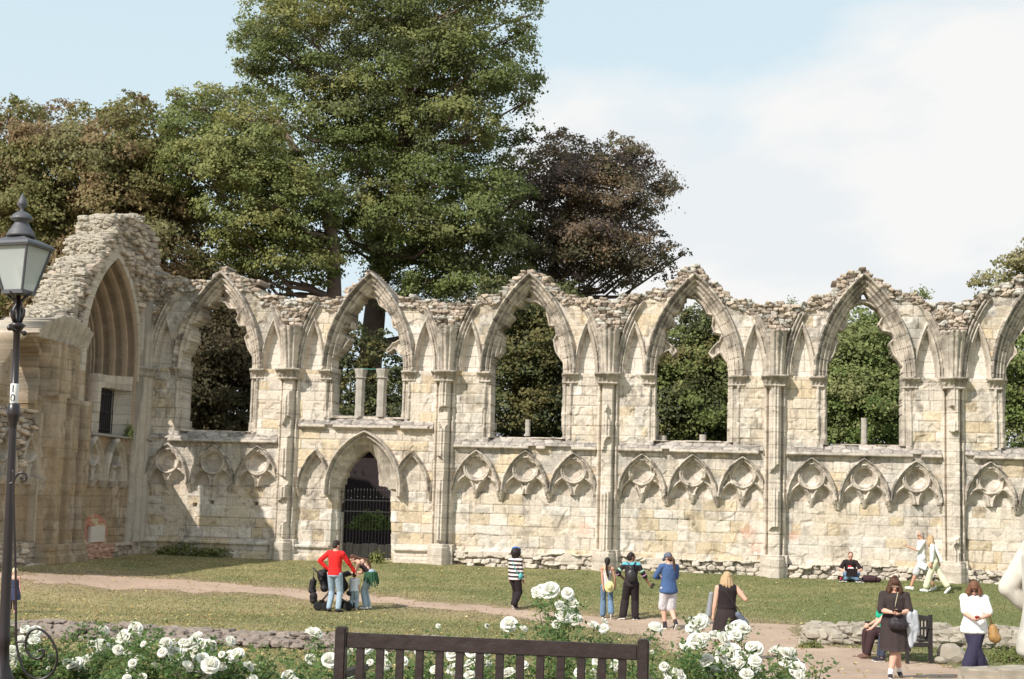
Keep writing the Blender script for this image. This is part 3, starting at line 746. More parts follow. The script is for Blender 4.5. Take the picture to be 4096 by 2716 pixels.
# clustered corner shafts and springers
for (t0, t1, amp) in ((-.35, .62, .34), (.50, .80, .14)):
    q = (T-t0)/(t1-t0); m = (q > 0) & (q < 1) & (Z_ < 10.0)
    ww = -.05+amp*np.sqrt(np.clip(1-q**2 if t0 < 0 else 1-(2*q-1)**2, 0, 1))+.05*np.abs(np.sin(q*10+.5))
    Fc.put(m & (Z_ < 8.9+Fc.n1), ('corner_shafts', 0), ww+.015*(Fc.n2-.5), CREAM*.90*(.74+.3*Fc.n2[..., None])*(1-.35*ss(.45, .6, Fc.st))[..., None])
    zz = Z_-6.6; mc = (q > 0) & (q < 1.05) & (zz > 0) & (zz < .38)
    Fc.put(mc, ('capital', 0, ('corner_shafts', 0)), ww+np.interp(zz, [0, .06, .2, .3, .38], [.02, .08, .06, .17, .12])+.04*(Fc.n3-.5), CREAM*.62*(.7+.5*Fc.n2[..., None]))
mc = (T > .8) & (T < 4.0) & (np.abs(Z_-4.46) < .05)
Fc.put(mc, ('ledge', 0), .06+.03*(Fc.n2-.5), GREY*.7)
# side of the window bay: slim attached shafts
m = (T > 7.3) & (T < 8.6) & (Z_ < 4.9) & (Z_ > 1.0)
Fc.put(m & (T < 7.75), ('corner_shafts', 1), .0+.14*np.abs(np.sin(T*14))+.5*Fc.detail, Fc.carve*.9)
# buttress with vertical offsets
m = (T > 4.85) & (T < 7.45) & (Z_ < 5.42)
bw_ = np.interp(T, [4.85, 4.9, 5.35, 5.4, 5.62, 5.67, 6.1, 6.15, 6.4, 6.45, 6.85, 6.9, 7.1, 7.3, 7.45], [.3, .44, .44, .22, .22, .40, .40, .18, .18, .34, .34, .14, .14, .02, -.05])
Fc.put(m, ('buttress', 0), bw_+.7*Fc.detail)
m = (T > 4.85) & (T < 7.35) & (Z_ >= 5.42) & (Z_ < 7.1)
Fc.put(m, ('buttress', 0), np.where(np.abs(T-6.6) < .6, .26, .14)+.10*np.abs(np.sin(T*8.2))+.8*Fc.detail)
m = (T > 5.0) & (T < 8.3) & (Z_ >= 7.1) & (Z_ < 7.95-.3*np.abs(T-6.8)/1.6+.2*(Fc.n2-.5))
Fc.put(m, ('vault_springer', 0), .15+.22*ss(7.0, 7.9, Z_)+.09*np.abs(np.sin(T*9))+.03*(Fc.n2-.5), CREAM*.82*(.65+.4*Fc.n2[..., None]))
m = (T > 4.85) & (T < 7.4) & (Z_ < 1.0)
Fc.put(m, ('plinth', 0), .5+Fc.detail+.05*(Z_ < .7))
m = (T <= 4.85) & (Z_ < .92) | ((T >= 7.4) & (Z_ < 1.1))
Fc.put(m, ('plinth', 1), .02+.5*Fc.rw, Fc.rcol*1.1)
# blind arches in the aisle bays
for j, (tc_, a) in enumerate(((3.77, .80), (2.12, .80), (.95, .0), (7.95, .72), (9.5, .72))):
    if a == 0: continue
    xx = T-tc_; zs = 3.0; d = parch(xx, Z_, zs, a, 1.40)
    m = (d < 0) & (Z_ > zs-.05) & (T < 4.85) if j < 2 else (d < 0) & (Z_ > zs-.05) & (T > 7.4)
    prof = np.interp(-d, [0, .02, .07, .10, .14, .18, .22, .26], [.02, .13, .17, .04, .0, .06, -.04, -.12])
    r = np.hypot(xx, Z_-(zs+.80)); ds = parch(np.abs(xx)-.38, Z_, zs-.02, .33, .53)
    pw = np.interp(r, [0, .30, .34, .38, .42, .46], [-.2, -.2, .0, .05, .0, -.06]); pw = np.where(r < .46, pw, np.interp(-ds, [-.3, -.05, .0, .05, .1], [-.08, -.06, .05, -.08, -.24]))
    Fc.put(m, ('blind_arch', j), np.where(d < -.22, pw, prof)+.03*(Fc.n2-.5), CREAM*.86*(.75+.35*Fc.n2[..., None])*(1-.4*ss(.5, .65, Fc.st))[..., None])
    for sgn in (-1, 0, 1):
        mm = (np.abs(xx-sgn*a) < .14) & (Z_ < zs) & (Z_ > zs-.25)
        Fc.put(mm, ('blind_arch', j), .05+.1*(Z_-zs+.25)/.25+.03*(Fc.n2-.5), CREAM*.7*(.8+.3*Fc.n2[..., None]))
# red-edged niche
tn = 3.05; q = np.hypot((T-tn)/.95, np.clip(Z_-1.25, 0, 9)/.62)
m = (q < 1) & (Z_ > .78); Fc.put(m, None, None, np.where((fbm(T*4, Z_*6, 551) > .42)[..., None], RED*1.15, OCHRE)*(.8+.3*Fc.n2[..., None]))
m = (np.abs(T-tn+.1) < .55) & (Z_ > .95) & (Z_ < 1.48); Fc.put(m, None, -.04+.3*Fc.detail, PALE*.95)
m = (np.abs(T-tn-.5) < .1) & (Z_ > .98) & (Z_ < 1.5); Fc.put(m, None, -.22, RED*.7)
m = (Z_ < .92) & (np.abs(T-2.9) < 1.0); Fc.put(m, None, None, (RUB*.5+RED*.7)*(.8+.3*ri_[..., None]))
# window of the next bay
Fc.mask[in_poly(T+.04*(Fc.n2-.5), Z_+.06*(Fc.n3-.5), [(7.62, 4.95), (7.5, 6.6), (7.8, 6.95), (8.2, 7.1), (8.8, 6.9), (9.0, 6.2), (9.0, 4.95)])] = False
zc_ = np.where(up_ & ~edge_ & ~band, rzc_, Z_); uc_ = np.where(up_ & ~edge_ & ~band, ruc_, T)
Fc.mask &= (Z_ < ctop(T)+.16*(fbm(T*5, Z_*0, 571)-.5)+.05*(Fc.n3-.5)) | ((dA < .2) & (Z_ < 10.4) & (T < 4.2))
crs = empty('cross_wall', (TP[0], TP[1], .5))
tag(crs, 'tall shadowed cross wall at left with rubble peak and one lancet embrasure', 'ruined wall')
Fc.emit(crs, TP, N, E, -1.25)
del Fc, FF

def jb(mb, c, d, M):
    bm = bmesh.new(); bmesh.ops.create_cube(bm, size=1); bmesh.ops.subdivide_edges(bm, edges=bm.edges[:], cuts=1, use_grid_fill=True)
    for v_ in bm.verts:
        L = v_.co.length; v_.co = v_.co*(.5/L)*(.66+.56*L)+Vector((r_.uniform(-1, 1), r_.uniform(-1, 1), r_.uniform(-1, 1)))*.07
        v_.co = Vector((v_.co.x*d[0], v_.co.y*d[1], v_.co.z*d[2]))*1.15
    bm.verts.index_update(); c = Vector(c); mb.add([c+M@v_.co for v_ in bm.verts], [[v_.index for v_ in f_.verts] for f_ in bm.faces]); bm.free()
ms = MB(); r_ = random.Random(5)
for i in range(620):
    t_ = r_.uniform(1.0, 7.6); w_ = r_.uniform(-1.2, .0); z_ = float(ctop(t_))+r_.uniform(-.1, .03)
    p_ = TP+N*t_+E*w_; q_ = Matrix.Rotation(r_.uniform(0, 3), 3, 'Z')@Matrix.Rotation(r_.uniform(-.25, .25), 3, 'X')
    jb(ms, (p_[0]-crs.location[0], p_[1]-crs.location[1], z_-.5), (r_.uniform(.2, .42), r_.uniform(.2, .36), r_.uniform(.09, .17)), q_)
    sl_ = float(ctop(t_+.12)-ctop(t_-.12))
    if abs(sl_) > .3:
        for _k in range(5):
            w_ = r_.uniform(-1.2, .05); p_ = TP+N*t_+E*w_; jb(ms, (p_[0]-crs.location[0], p_[1]-crs.location[1], z_-.5-r_.random()*abs(sl_)*.7), (r_.uniform(.2, .4), .3, .15), q_)
RSTONE = plain('loose rubble stone', (.36, .32, .26), .95, var=.35, scale=2.5, bump=.5)
ms.build('loose_stone_top', RSTONE, crs)
# iron grille across the small doorway
mg = MB()
for i in range(8):
    t_ = 1.0+i*.15; p_ = TP+N*t_+E*-.68-np.array(crs.location[:2]); mg.tube([(p_[0], p_[1], 4.0), (p_[0], p_[1], 5.7)], .014, 6)
for z_ in (4.4, 5.0, 5.6):
    a_ = TP+N*.95+E*-.68-np.array(crs.location[:2]); b_ = TP+N*2.1+E*-.68-np.array(crs.location[:2]); mg.tube([(a_[0], a_[1], z_-.2), (b_[0], b_[1], z_-.2)], .016, 6)
IRON = plain('dark painted iron', (.02, .017, .018), .45, var=.3, spec=.5)
gr = mg.build('iron_grille', IRON, None)
gr.location = crs.location
tag(gr, 'rusty dark grille filling the small doorway in the cross wall', 'grille')

md = MB(); a_ = TP+N*.8+E*-.78-np.array(crs.location[:2]); b_ = TP+N*2.25+E*-.78-np.array(crs.location[:2])  # near-black panel added to stand for the doorway's dark inside
c_ = (a_+b_)/2; md.box((c_[0], c_[1], 4.8), (float(np.linalg.norm(b_-a_)), .05, 2.2), Matrix.Rotation(math.atan2(N[1], N[0]), 3, 'Z'))
md.build('doorway_dark_panel', plain('painted doorway darkness', (.018, .012, .012), .9, var=.4, scale=6), crs)
# ------------------------------------------------------------------ trees
LEAF = attr_mat('leaves', .62, 30, .12, 0, trans=.46)
BARK = plain('bark', (.15, .105, .085), .95, var=.4, scale=3, bump=.8)
def Vp(l): return [(x*1.732, y*1.732) for x, y in l]
def leaf_mesh(cent, nrm, size, cols, asp=.72, rs=None):
    n = len(cent); r = rs or rng
    a = r.normal(size=(n, 3)); t = np.cross(nrm, a); t /= np.linalg.norm(t, axis=1)[:, None]+1e-9
    b = np.cross(nrm, t); s = size[:, None]
    v = np.empty((n, 4, 3)); v[:, 0] = cent-t*s*.5; v[:, 1] = cent+b*s*asp*.5-nrm*s*.10; v[:, 2] = cent+t*s*.5; v[:, 3] = cent-b*s*asp*.5-nrm*s*.10
    f = np.arange(n*4).reshape(n, 4)
    return v.reshape(-1, 3), f, np.repeat(cols, 4, axis=0)
def px_world(p, depth):
    out = np.empty((len(p), 3))
    for i, (x, y) in enumerate(p):
        d = ray(x/4, y/4); t = depth[i]/d[1]; out[i] = (d[0]*t, depth[i], d[2]*t+CZ)
    return out
def tree(name, label, cat, poly, Y0, thick, trunk, pal, leaf=.135, cl_r=(1.0, 1.9), spacing=84, per=420, group=None, seed=1, drop=.3, limbs=26, tr=.45, sparse=1.0, lowgap=None):
    r = np.random.default_rng(seed)
    P = np.array(poly); x0, y0 = P.min(0); x1, y1 = P.max(0)
    pts = []; tries = 0
    while tries < 9000:
        tries += 1
        q = (r.uniform(x0, x1), r.uniform(y0, y1))
        if not in_poly(np.array([q[0]]), np.array([q[1]]), poly)[0]: continue
        if all((q[0]-p[0])**2+(q[1]-p[1])**2 > (spacing*p[2])**2 for p in pts): pts.append((q[0], q[1], r.uniform(.75, 1.15)))
    pts = np.array(pts)
    ed = seg_dist(pts[:, 0], pts[:, 1], poly); lim = np.clip(ed/220., .12, 1)**.5
    scale = F*4/Y0
    dep = Y0+r.uniform(-1, 1, len(pts))*thick*lim
    rad = r.uniform(cl_r[0], cl_r[1], len(pts)); rad = np.minimum(rad, .35+ed/scale*.95)
    # a second, nearer and farther layer so the crown has a front and a back
    C = px_world(pts[:, :2], dep)
    front = r.permutation(len(pts))[:int(len(pts)*.5)]
    C2 = px_world(pts[front, :2]+r.normal(size=(len(front), 2))*18, Y0-thick*lim[front]*r.uniform(.5, 1, len(front)))
    C = np.concatenate([C, C2]); rad = np.concatenate([rad, rad[front]*.9])
    n = (1.95*per*(rad/1.1)**2*sparse).astype(int)+8
    ci = np.repeat(np.arange(len(C)), n); m = len(ci)
    d = r.normal(size=(m, 3)); d[:, 2] = np.abs(d[:, 2])*.9-.25*r.random(m); d /= np.linalg.norm(d, axis=1)[:, None]
    sh = rad[ci]*(r.random(m)**.35)
    # sub-sprays: leaves gather around twig ends
    tw = r.normal(size=(len(C), 14, 3)); tw[..., 2] = np.abs(tw[..., 2])-.35; tw /= np.linalg.norm(tw, axis=2)[..., None]
    tp = C[:, None]+tw*(rad[:, None, None]*r.uniform(.78, 1.12, (len(C), 14, 1)))*np.array([1, 1, .72])
    pick = tp[ci, r.integers(0, 14, m)]
    cent = pick+r.normal(size=(m, 3))*rad[ci][:, None]*np.array([.19, .19, .10])
    cent[:, 2] -= drop*.3*np.linalg.norm((cent-C[ci])[:, :2], axis=1)
    nr = (cent-C[ci])/rad[ci][:, None]*1.0+r.normal(size=(m, 3))*.5+np.array([0, 0, .55]); nr /= np.linalg.norm(nr, axis=1)[:, None]
    pal = np.array(pal); k = r.random(len(C)); base = pal[(k*len(pal)).astype(int)]
    cc = base[ci]*(.75+.5*r.random((m, 1))); alt = r.random(m) < .06; cc[alt] = pal[-1]*(1+.4*r.random((alt.sum(), 1)))
    v, f, c = leaf_mesh(cent, nr, leaf*(.6+.8*r.random(m)), cc, rs=r)
    tb = ground_hit(trunk[0][0], 2240)
    bx, by = at(trunk[0][0], trunk[0][1], Y0).x, Y0
    base_z = float(gz(bx, by))
    root = empty(name, (bx, by, base_z)); tag(root, label, cat, group)
    L = np.array(root.location)
    link('crown', np_mesh('crown', v-L, f, c), LEAF, root)
    # trunk follows the traced points, then limbs reach the clumps
    tp_ = [Vector((0, 0, -.3))]+[at(x, y, Y0)-root.location for x, y in trunk]
    mb = MB(); nt_ = len(tp_)
    mb.tube(tp_, [tr*(1-.72*i/(nt_-1)) for i in range(nt_)], 12); mb.build('trunk', BARK, root, smooth=True)
    order = r.permutation(len(C))[:limbs]
    ml = MB()
    for i in order:
        e = Vector(C[i])-root.location
        cand = [(abs(p.z-(e.z-.35*(e-p).length))+.3*(e-p).length, j) for j, p in enumerate(tp_) if j > 0]
        j = min(cand)[1]; s_ = tp_[j]; r0 = tr*(1-.72*j/(nt_-1))*.5
        mid = s_.lerp(e, .5)+Vector((r.normal()*.4, r.normal()*.3, -.12*(e-s_).length))
        pp = [s_, s_.lerp(mid, .6)+Vector((0, 0, .1)), mid, mid.lerp(e, .6)+Vector((r.normal()*.15, 0, .1)), e]
        ml.tube(pp, [r0, r0*.7, r0*.5, r0*.3, .02], 6)
        for q in range(4):
            ml.tube([mid.lerp(e, .7), Vector(tp[i % len(tp), q])-root.location if i < len(tp) else e], [r0*.2, .01], 4)
    ml.build('limb', BARK, root, smooth=True)
    return root
GREENS = [(.19, .225, .075), (.23, .26, .095), (.16, .195, .065), (.255, .27, .10), (.28, .275, .10)]
DKG = [(0.125, 0.143, 0.062), (0.16, 0.169, 0.071), (0.098, 0.112, 0.056), (0.197, 0.178, 0.071)]
CHEST = [(.24, .235, .095), (.27, .215, .10), (.21, .20, .08), (.26, .18, .10), (.25, .24, .115), (.30, .225, .12)]
PURP = [(0.167, 0.142, 0.092), (0.196, 0.15, 0.105), (0.157, 0.146, 0.082), (0.138, 0.105, 0.092), (0.255, 0.182, 0.109)]
BRIGHT = [(.20, .26, .085), (.26, .30, .115), (.16, .215, .065), (.23, .26, .10), (.31, .32, .14)]
tree('lime_tree', 'tallest tree, its broad green crown rising out of the top of the picture', 'tree',
     Vp([(610, -120), (545, 110), (535, 130), (558, 170), (545, 215), (600, 250), (700, 340), (755, 420), (765, 540), (790, 600), (845, 590), (875, 680), (900, 730), (1000, 760), (1100, 760), (1210, 730), (1225, 500), (1215, 420), (1232, 290), (1205, 250), (1245, 200), (1243, 140), (1215, 70), (1240, 30), (1240, -120)]),
     64, 4.0, Vp([(845, 960), (858, 800), (868, 700), (885, 600), (905, 480), (935, 340), (945, 220), (930, 60), (925, -60)]), GREENS+DKG[:2], per=330, seed=3, limbs=70, tr=.62, spacing=78)
tree('lime_tree', 'mid-height green tree left of the tallest one, behind the first window', 'tree',
     Vp([(405, 210), (445, 188), (500, 200), (545, 215), (600, 245), (690, 330), (770, 420), (785, 540), (770, 640), (700, 680), (640, 680), (560, 620), (515, 590), (500, 520), (430, 460), (378, 370), (385, 300)]),
     60, 3.2, Vp([(772, 900), (772, 690), (770, 560), (740, 440), (690, 360), (640, 280)]), GREENS, per=340, seed=5, limbs=44, tr=.42, spacing=68)
tree('horse_chestnut_tree', 'browning autumnal chestnut tree behind the cross wall at far left', 'tree',
     Vp([(-90, 250), (60, 235), (130, 230), (200, 245), (250, 238), (310, 212), (350, 235), (395, 250), (410, 330), (440, 470), (520, 570), (600, 640), (620, 1010), (430, 1010), (300, 800), (-90, 1000)]),
     62, 3.5, Vp([(250, 900), (255, 700), (240, 520), (220, 400), (200, 300)]), CHEST, leaf=.155, per=360, seed=8, limbs=54, tr=.5, drop=.8, spacing=76)
tree('copper_sycamore_tree', 'dark purplish tree right of the tallest tree against white cloud', 'tree',
     Vp([(1200, 330), (1240, 305), (1290, 300), (1330, 318), (1370, 325), (1430, 312), (1465, 330), (1520, 375), (1545, 420), (1540, 470), (1490, 500), (1545, 555), (1590, 590), (1550, 615), (1490, 640), (1440, 670), (1300, 680), (1180, 690), (1190, 500)]),
     67, 3.5, Vp([(1250, 900), (1262, 700), (1290, 560), (1330, 430), (1370, 360)]), PURP, per=270, seed=11, limbs=44, tr=.42, spacing=60)
tree('chestnut_tree', 'dark brown-leaved tree filling the lower part of the first window', 'tree', Vp([(410, 720), (500, 690), (610, 720), (625, 1040), (400, 1040)]), 56, 1.6,
     Vp([(505, 1010), (507, 900), (515, 780)]), [(.10, .075, .045), (.13, .085, .05), (.085, .075, .04), (.12, .10, .05)], leaf=.15, per=330, seed=37, limbs=14, tr=.2, spacing=62)
tree('yew_tree', 'dark evergreen tree seen only through the third window', 'tree', Vp([(1110, 670), (1200, 640), (1330, 660), (1345, 1040), (1100, 1040)]), 58, 1.8,
     Vp([(1190, 1000), (1195, 850), (1210, 720)]), DKG, leaf=.14, per=300, seed=13, limbs=16, tr=.25, spacing=55)
tree('ash_tree', 'green tree filling most of the fourth window', 'tree', Vp([(1470, 800), (1540, 745), (1575, 760), (1610, 700), (1660, 690), (1730, 730), (1750, 1050), (1460, 1050)]), 58, 1.8,
     Vp([(1600, 1000), (1600, 850), (1620, 760)]), DKG+GREENS[:2], leaf=.14, per=300, seed=15, limbs=16, tr=.25, spacing=56)
tree('holly_tree', 'bright green bushy tree in the fifth window', 'tree', Vp([(1870, 800), (1925, 730), (1985, 712), (2050, 735), (2110, 790), (2130, 1060), (1850, 1060)]), 55, 1.6,
     Vp([(1990, 1010), (1990, 900), (1995, 780)]), BRIGHT, leaf=.12, per=380, seed=17, limbs=14, tr=.2, spacing=54)
tree('holly_tree', 'green bushy tree cut by the right edge of the picture inside the sixth window', 'tree', Vp([(2290, 860), (2330, 760), (2420, 700), (2520, 760), (2540, 1070), (2290, 1070)]), 55, 1.6,
     Vp([(2400, 1010), (2400, 900), (2410, 780)]), BRIGHT, leaf=.12, per=340, seed=19, limbs=12, tr=.2, spacing=56)
tree('maple_tree', 'pale yellowish tree rising above the wall at far right', 'tree', Vp([(2245, 665), (2262, 635), (2300, 612), (2330, 590), (2400, 560), (2520, 590), (2520, 740), (2290, 690)]), 72, 1.5,
     Vp([(2420, 900), (2410, 740), (2400, 640)]), [(.30, .27, .13), (.26, .25, .11), (.34, .30, .16)], leaf=.17, per=200, seed=23, limbs=14, tr=.25, spacing=52)
tree('elder_tree', 'thin-leaved young tree behind the twin columns of the second window', 'tree', Vp([(770, 760), (835, 740), (845, 860), (865, 800), (890, 770), (905, 830), (955, 850), (955, 1000), (770, 1000)]), 57, 1.0,
     Vp([(800, 1000), (806, 930), (812, 860)]), DKG, leaf=.13, per=330, seed=29, limbs=16, tr=.08, spacing=50, cl_r=(.6, 1.0))
# shrub, dim yard wall and steps behind the doorway
def bush(name, label, cat, c, r3, n, pal, leaf=.07, seed=1, group=None, stems=True):
    r = np.random.default_rng(seed); d = r.normal(size=(n, 3)); d[:, 2] = np.abs(d[:, 2]); d /= np.linalg.norm(d, axis=1)[:, None]
    k = r.normal(size=(12, 3))*.25; rr = (.55+.45*r.random(n))[:, None]
    p = d*rr*np.array(r3)*(1+.35*np.sin(d[:, :1]*7+seed)*np.sin(d[:, 1:2]*6))
    nr = d+r.normal(size=(n, 3))*.6; nr /= np.linalg.norm(nr, axis=1)[:, None]
    pal = np.array(pal); cc = pal[r.integers(0, len(pal), n)]*(.7+.6*r.random((n, 1)))
    v, f, cl = leaf_mesh(p, nr, leaf*(.6+.8*r.random(n)), cc, rs=r)
    root = empty(name, c); tag(root, label, cat, group); link('leaves', np_mesh('leaves', v, f, cl), LEAF, root)
    mb = MB()
    for i in range(7):
        e = p[r.integers(0, n)]; mb.tube([(0, 0, -.05), (e[0]*.4, e[1]*.4, e[2]*.6), tuple(e)], [.02, .012, .004], 5)
    mb.build('stem', BARK, root); return root
q = at(1485, 2080, 52.0)
bush('garden_shrub', 'rounded green shrub behind the iron gate', 'shrub', (q.x, 52.0, 1.5), (.80, .5, .62), 2200, [(.24, .33, .08), (.18, .25, .06)], .10, 31)
yw = MB(); a_ = at(1230, 2200, 57.0); b_ = at(1760, 2200, 57.0)
yw.box(((a_.x+b_.x)/2, 57.2, 2.4), ((b_.x-a_.x)*1.3, .4, 4.2)); yw.box(((a_.x+b_.x)/2, 57.1, 4.56), ((b_.x-a_.x)*1.32, .7, .14))
YW = plain('very dark brick', (.035, .026, .028), .95, var=.3, scale=5, bump=.4)  # near-black brown over the whole wall
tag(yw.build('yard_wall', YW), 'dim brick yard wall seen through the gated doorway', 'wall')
bd = MB()
for i in range(9):
    bd.box((q.x-1.2+i*.28, 50.9+.03*(i % 2), .72+.02*(i % 3)), (.27, .4, .55), bev=.03)
tag(bd.build('low_kerb_wall', plain('grey coursed stone', (.34, .29, .25), .95, var=.3, scale=4, bump=.5)), 'low stone wall just inside the gated doorway', 'wall')
# pale buildings far off between the trunks
def house(c, w, d, h, rh, label):
    root = empty('house', c); tag(root, label, 'house')
    m = MB(); m.box((0, 0, h/2), (w, d, h)); m.build('wall', plain('pale render', (.55, .52, .48), .9, var=.1), root)
    m = MB(); m.add([(-w/2-.3, -d/2-.3, h), (w/2+.3, -d/2-.3, h), (w/2+.3, d/2+.3, h), (-w/2-.3, d/2+.3, h), (-w/2-.3, 0, h+rh), (w/2+.3, 0, h+rh)], [(0, 1, 5, 4), (2, 3, 4, 5), (0, 4, 3), (1, 2, 5), (0, 3, 2, 1)])
    m.build('roof', plain('slate roof', (.22, .21, .23), .8, var=.2, scale=3), root)
    gl = plain('dark window glass', (.03, .035, .04), .1, spec=.6)
    for i in range(int(w/2.6)):
        for z in (1.6, 4.2):
            if z+1 > h: continue
            m = MB(); x = -w/2+1.4+i*2.6; m.box((x, -d/2-.02, z), (.95, .08, 1.3)); m.build('window', gl, root)
    return root
q = at(1560, 1700, 100.0); house((q.x, 104, 1.4), 16, 8, 5.6, 2.4, 'pale far house glimpsed between the trunks of the second window')
q = at(2760, 1700, 100.0); house((q.x, 104, 1.4), 14, 8, 6.2, 2.6, 'pale far house glimpsed through the leaves of the fourth window')
# mullion stubs and the two free columns standing in the window openings
MUL = plain('lichened stone shaft', (.36, .33, .29), .95, var=.3, scale=6, bump=.6)
def mullion(sx, sy0, sy1, hw, cap=False):
    u, z0 = wall_uz(sx, sy0, -.5); _, z1 = wall_uz(sx, sy1, -.5)
    p = WP+E*u+N*-.5-np.array(nave.location[:2]); z0 -= .5; z1 -= .5
    m = MB(); r = hw/115/2*.80
    n = 9; prof = []
    for i in range(n+1):
        prof.append((r*(1+.06*math.sin(i*2.3)), z0+(z1-z0)*i/n))
    if cap: prof = prof[:-2]+[(r, z1-.34), (r*1.35, z1-.31), (r*1.1, z1-.28), (r*1.15, z1-.22), (r*1.3, z1-.12), (r*1.4, z1-.05), (r*1.4, z1)]
    m.lathe(prof, (p[0], p[1], 0), sides=8, rot0=.39)
    m.build('mullion', MUL, nave)
    return p, z1
pa, za = mullion(1437, 1668, 1476, 48, True); pb, zb = mullion(1524, 1668, 1476, 50, True)
mullion(2110, 1745, 1678, 26); mullion(3456, 1778, 1672, 28); mullion(2811, 1764, 1738, 34); mullion(2650, 1764, 1742, 40)
rp = MB(); A_ = Vector((pa[0], pa[1], za+.02)); B_ = Vector((pb[0], pb[1], zb+.02))
rp.tube([A_, A_.lerp(B_, .5)-Vector((0, 0, .03)), B_], .012, 6)
ro = rp.build('rope', plain('teal cord', (.12, .35, .30), .8)); ro.location = nave.location; tag(ro, 'thin teal cord strung between the two column tops', 'rope')
# iron gate in the doorway
gate = empty('iron_gate', (WP[0]+E[0]*3.05+N[0]*-.5, WP[1]+E[1]*3.05+N[1]*-.5, .55), math.atan2(E[1], E[0]))
tag(gate, 'dark iron railing gate closing the pointed doorway', 'gate')
for i in range(17):
    x = -.9+i*.1125; m = MB(); tall = i >= 4
    h = 2.25 if not tall else 2.30+.0*i
    m.tube([(x, 0, .02), (x, 0, h)], .008, 6); m.lathe([(.008, h), (.02, h+.04), (.002, h+.12)], (x, 0, 0), 6)
    if i % 2: m.lathe([(.012, h-.22), (.03, h-.19), (.012, h-.16)], (x, 0, 0), 6)
    m.build('bar', IRON, gate)
for z in (.12, 1.62, 2.0):
    m = MB(); m.box((.0, 0, z), (1.85, .02, .03)); m.build('rail', IRON, gate)
# plants on and against the walls
for (sx, sy, w_, r_, lab, sd) in ((1245, 1745, 0, .0, '', 0),):
    pass
def wall_bush(u, w, z, r3, n, lab, seed, pal=GREENS, leaf=.07, name='wild_plant', group=None):
    p = WP+E*u+N*w; return bush(name, lab, 'plant', (p[0], p[1], z), r3, n, pal, leaf, seed, group)
wall_bush(wall_uz(1230, 2240)[0]+1.6+1.0, .7, float(ground_z_w(.7)), (.28, .2, .42), 420, 'leafy weed growing at the right foot of the gated doorway', 41, leaf=.09)
for i, (sx, h, l) in enumerate(((690, .5, 'left'), (745, .75, 'tallest'), (830, .45, 'middle'), (880, .5, 'right'))):
    wall_bush(wall_uz(sx, 2200)[0], .18, float(ground_z_w(.2)), (.6, .2, h*.7), 520, ['ivy patch nearest the corner at the foot of the first bay', 'highest ivy patch climbing the foot of the first bay', 'ivy patch in the middle of the first bay foot', 'ivy patch nearest the first pier at the wall foot'][i], 50+i, GREENS, .07, 'ivy', 'ivy at the wall foot')
u_, z_ = wall_uz(3170, 1225); wall_bush(u_, -.2, z_-.05, (.25, .15, .42), 130, 'small sapling sprouting on the wall top right of the fourth arch', 61, BRIGHT, .07)
u_, z_ = wall_uz(3690, 1175); wall_bush(u_, -.5, z_-.1, (.4, .2, .42), 260, 'leafy sapling on the wall top right of the fifth arch', 62, BRIGHT, .08)
q = TP+N*1.2+E*.05; bush('wild_plant', 'green plant hanging beside the small grilled doorway', 'plant', (q[0], q[1], 4.45), (.18, .12, .5), 260, BRIGHT, .07, 63)
# ------------------------------------------------------------------ lawn litter: short blades and fallen leaves
def scatter_ground(n, seed, keep, size, hgt, cols, flat=False):
    r = np.random.default_rng(seed)
    # even in the picture: more per square metre close by
    y = 5+(50.5-5)*r.random(n*3)**.85; x = (r.random(n*3)*2-1)*(y*.40+1)
    w = (x-WP[0])*N[0]+(y-WP[1])*N[1]; u = (x-WP[0])*E[0]+(y-WP[1])*E[1]
    ok = (w > .3) & (u > TU+.5); ix = np.clip(np.searchsorted(xs, x)-1, 0, len(xs)-2); iy = np.clip(np.searchsorted(ys, y)-1, 0, len(ys)-2)
    p_ins = inside[iy, ix]; dr = dry[iy, ix]
    ok &= keep(p_ins, r.random(n*3), x, y)
    x, y, dr = x[ok][:n], y[ok][:n], dr[ok][:n]; m = len(x); z = gz(x, y)+.03*fbm(x*.9, y*.9, 3)-.015
    an = r.random(m)*6.283; s = size*(.6+.8*r.random(m)); h = hgt*(.5+r.random(m))
    dx, dy = np.cos(an)*s/2, np.sin(an)*s/2
    v = np.empty((m, 3 if not flat else 4, 3))
    if not flat:
        v[:, 0] = np.stack([x-dx, y-dy, z], 1); v[:, 1] = np.stack([x+dx, y+dy, z], 1)
        v[:, 2] = np.stack([x+r.normal(size=m)*s*.6, y+r.normal(size=m)*s*.6, z+h], 1)
        base = cols[0]*(1-dr[:, None])+cols[1]*dr[:, None]
        c = base*(.6+.8*r.random((m, 1)))
        return v.reshape(-1, 3), np.arange(m*3).reshape(m, 3), np.repeat(c, 3, 0)
    v[:, 0] = np.stack([x-dx, y-dy, z+.012], 1); v[:, 2] = np.stack([x+dx, y+dy, z+.012+h], 1)
    v[:, 1] = np.stack([x-dy*.6, y+dx*.6, z+.02+h*.5], 1); v[:, 3] = np.stack([x+dy*.6, y-dx*.6, z+.01+h*.5], 1)
    c = cols[r.integers(0, len(cols), m)]*(.7+.6*r.random((m, 1)))
    return v.reshape(-1, 3), np.arange(m*4).reshape(m, 4), np.repeat(c, 4, 0)
BLADE = attr_mat('grass blades', .8, 5, .1, 0, trans=.3)
v, f, c = scatter_ground(330000, 71, lambda p, q, x, y: (p < .05+.5*(q-.5)) & ((y > 12) | (q > .5)), .026, .026, [np.array([.19, .205, .085]), np.array([.40, .33, .18])])
tag(link('grass', np_mesh('grass', v, f, c), BLADE), kind='stuff')
v, f, c = scatter_ground(5200, 72, lambda p, q, x, y: (q < np.clip(.5-.03*x, .1, 1)) & (y > 12), .075, .03, np.array([[.50, .40, .14], [.42, .27, .10], [.55, .47, .22], [.30, .20, .09]]), True)
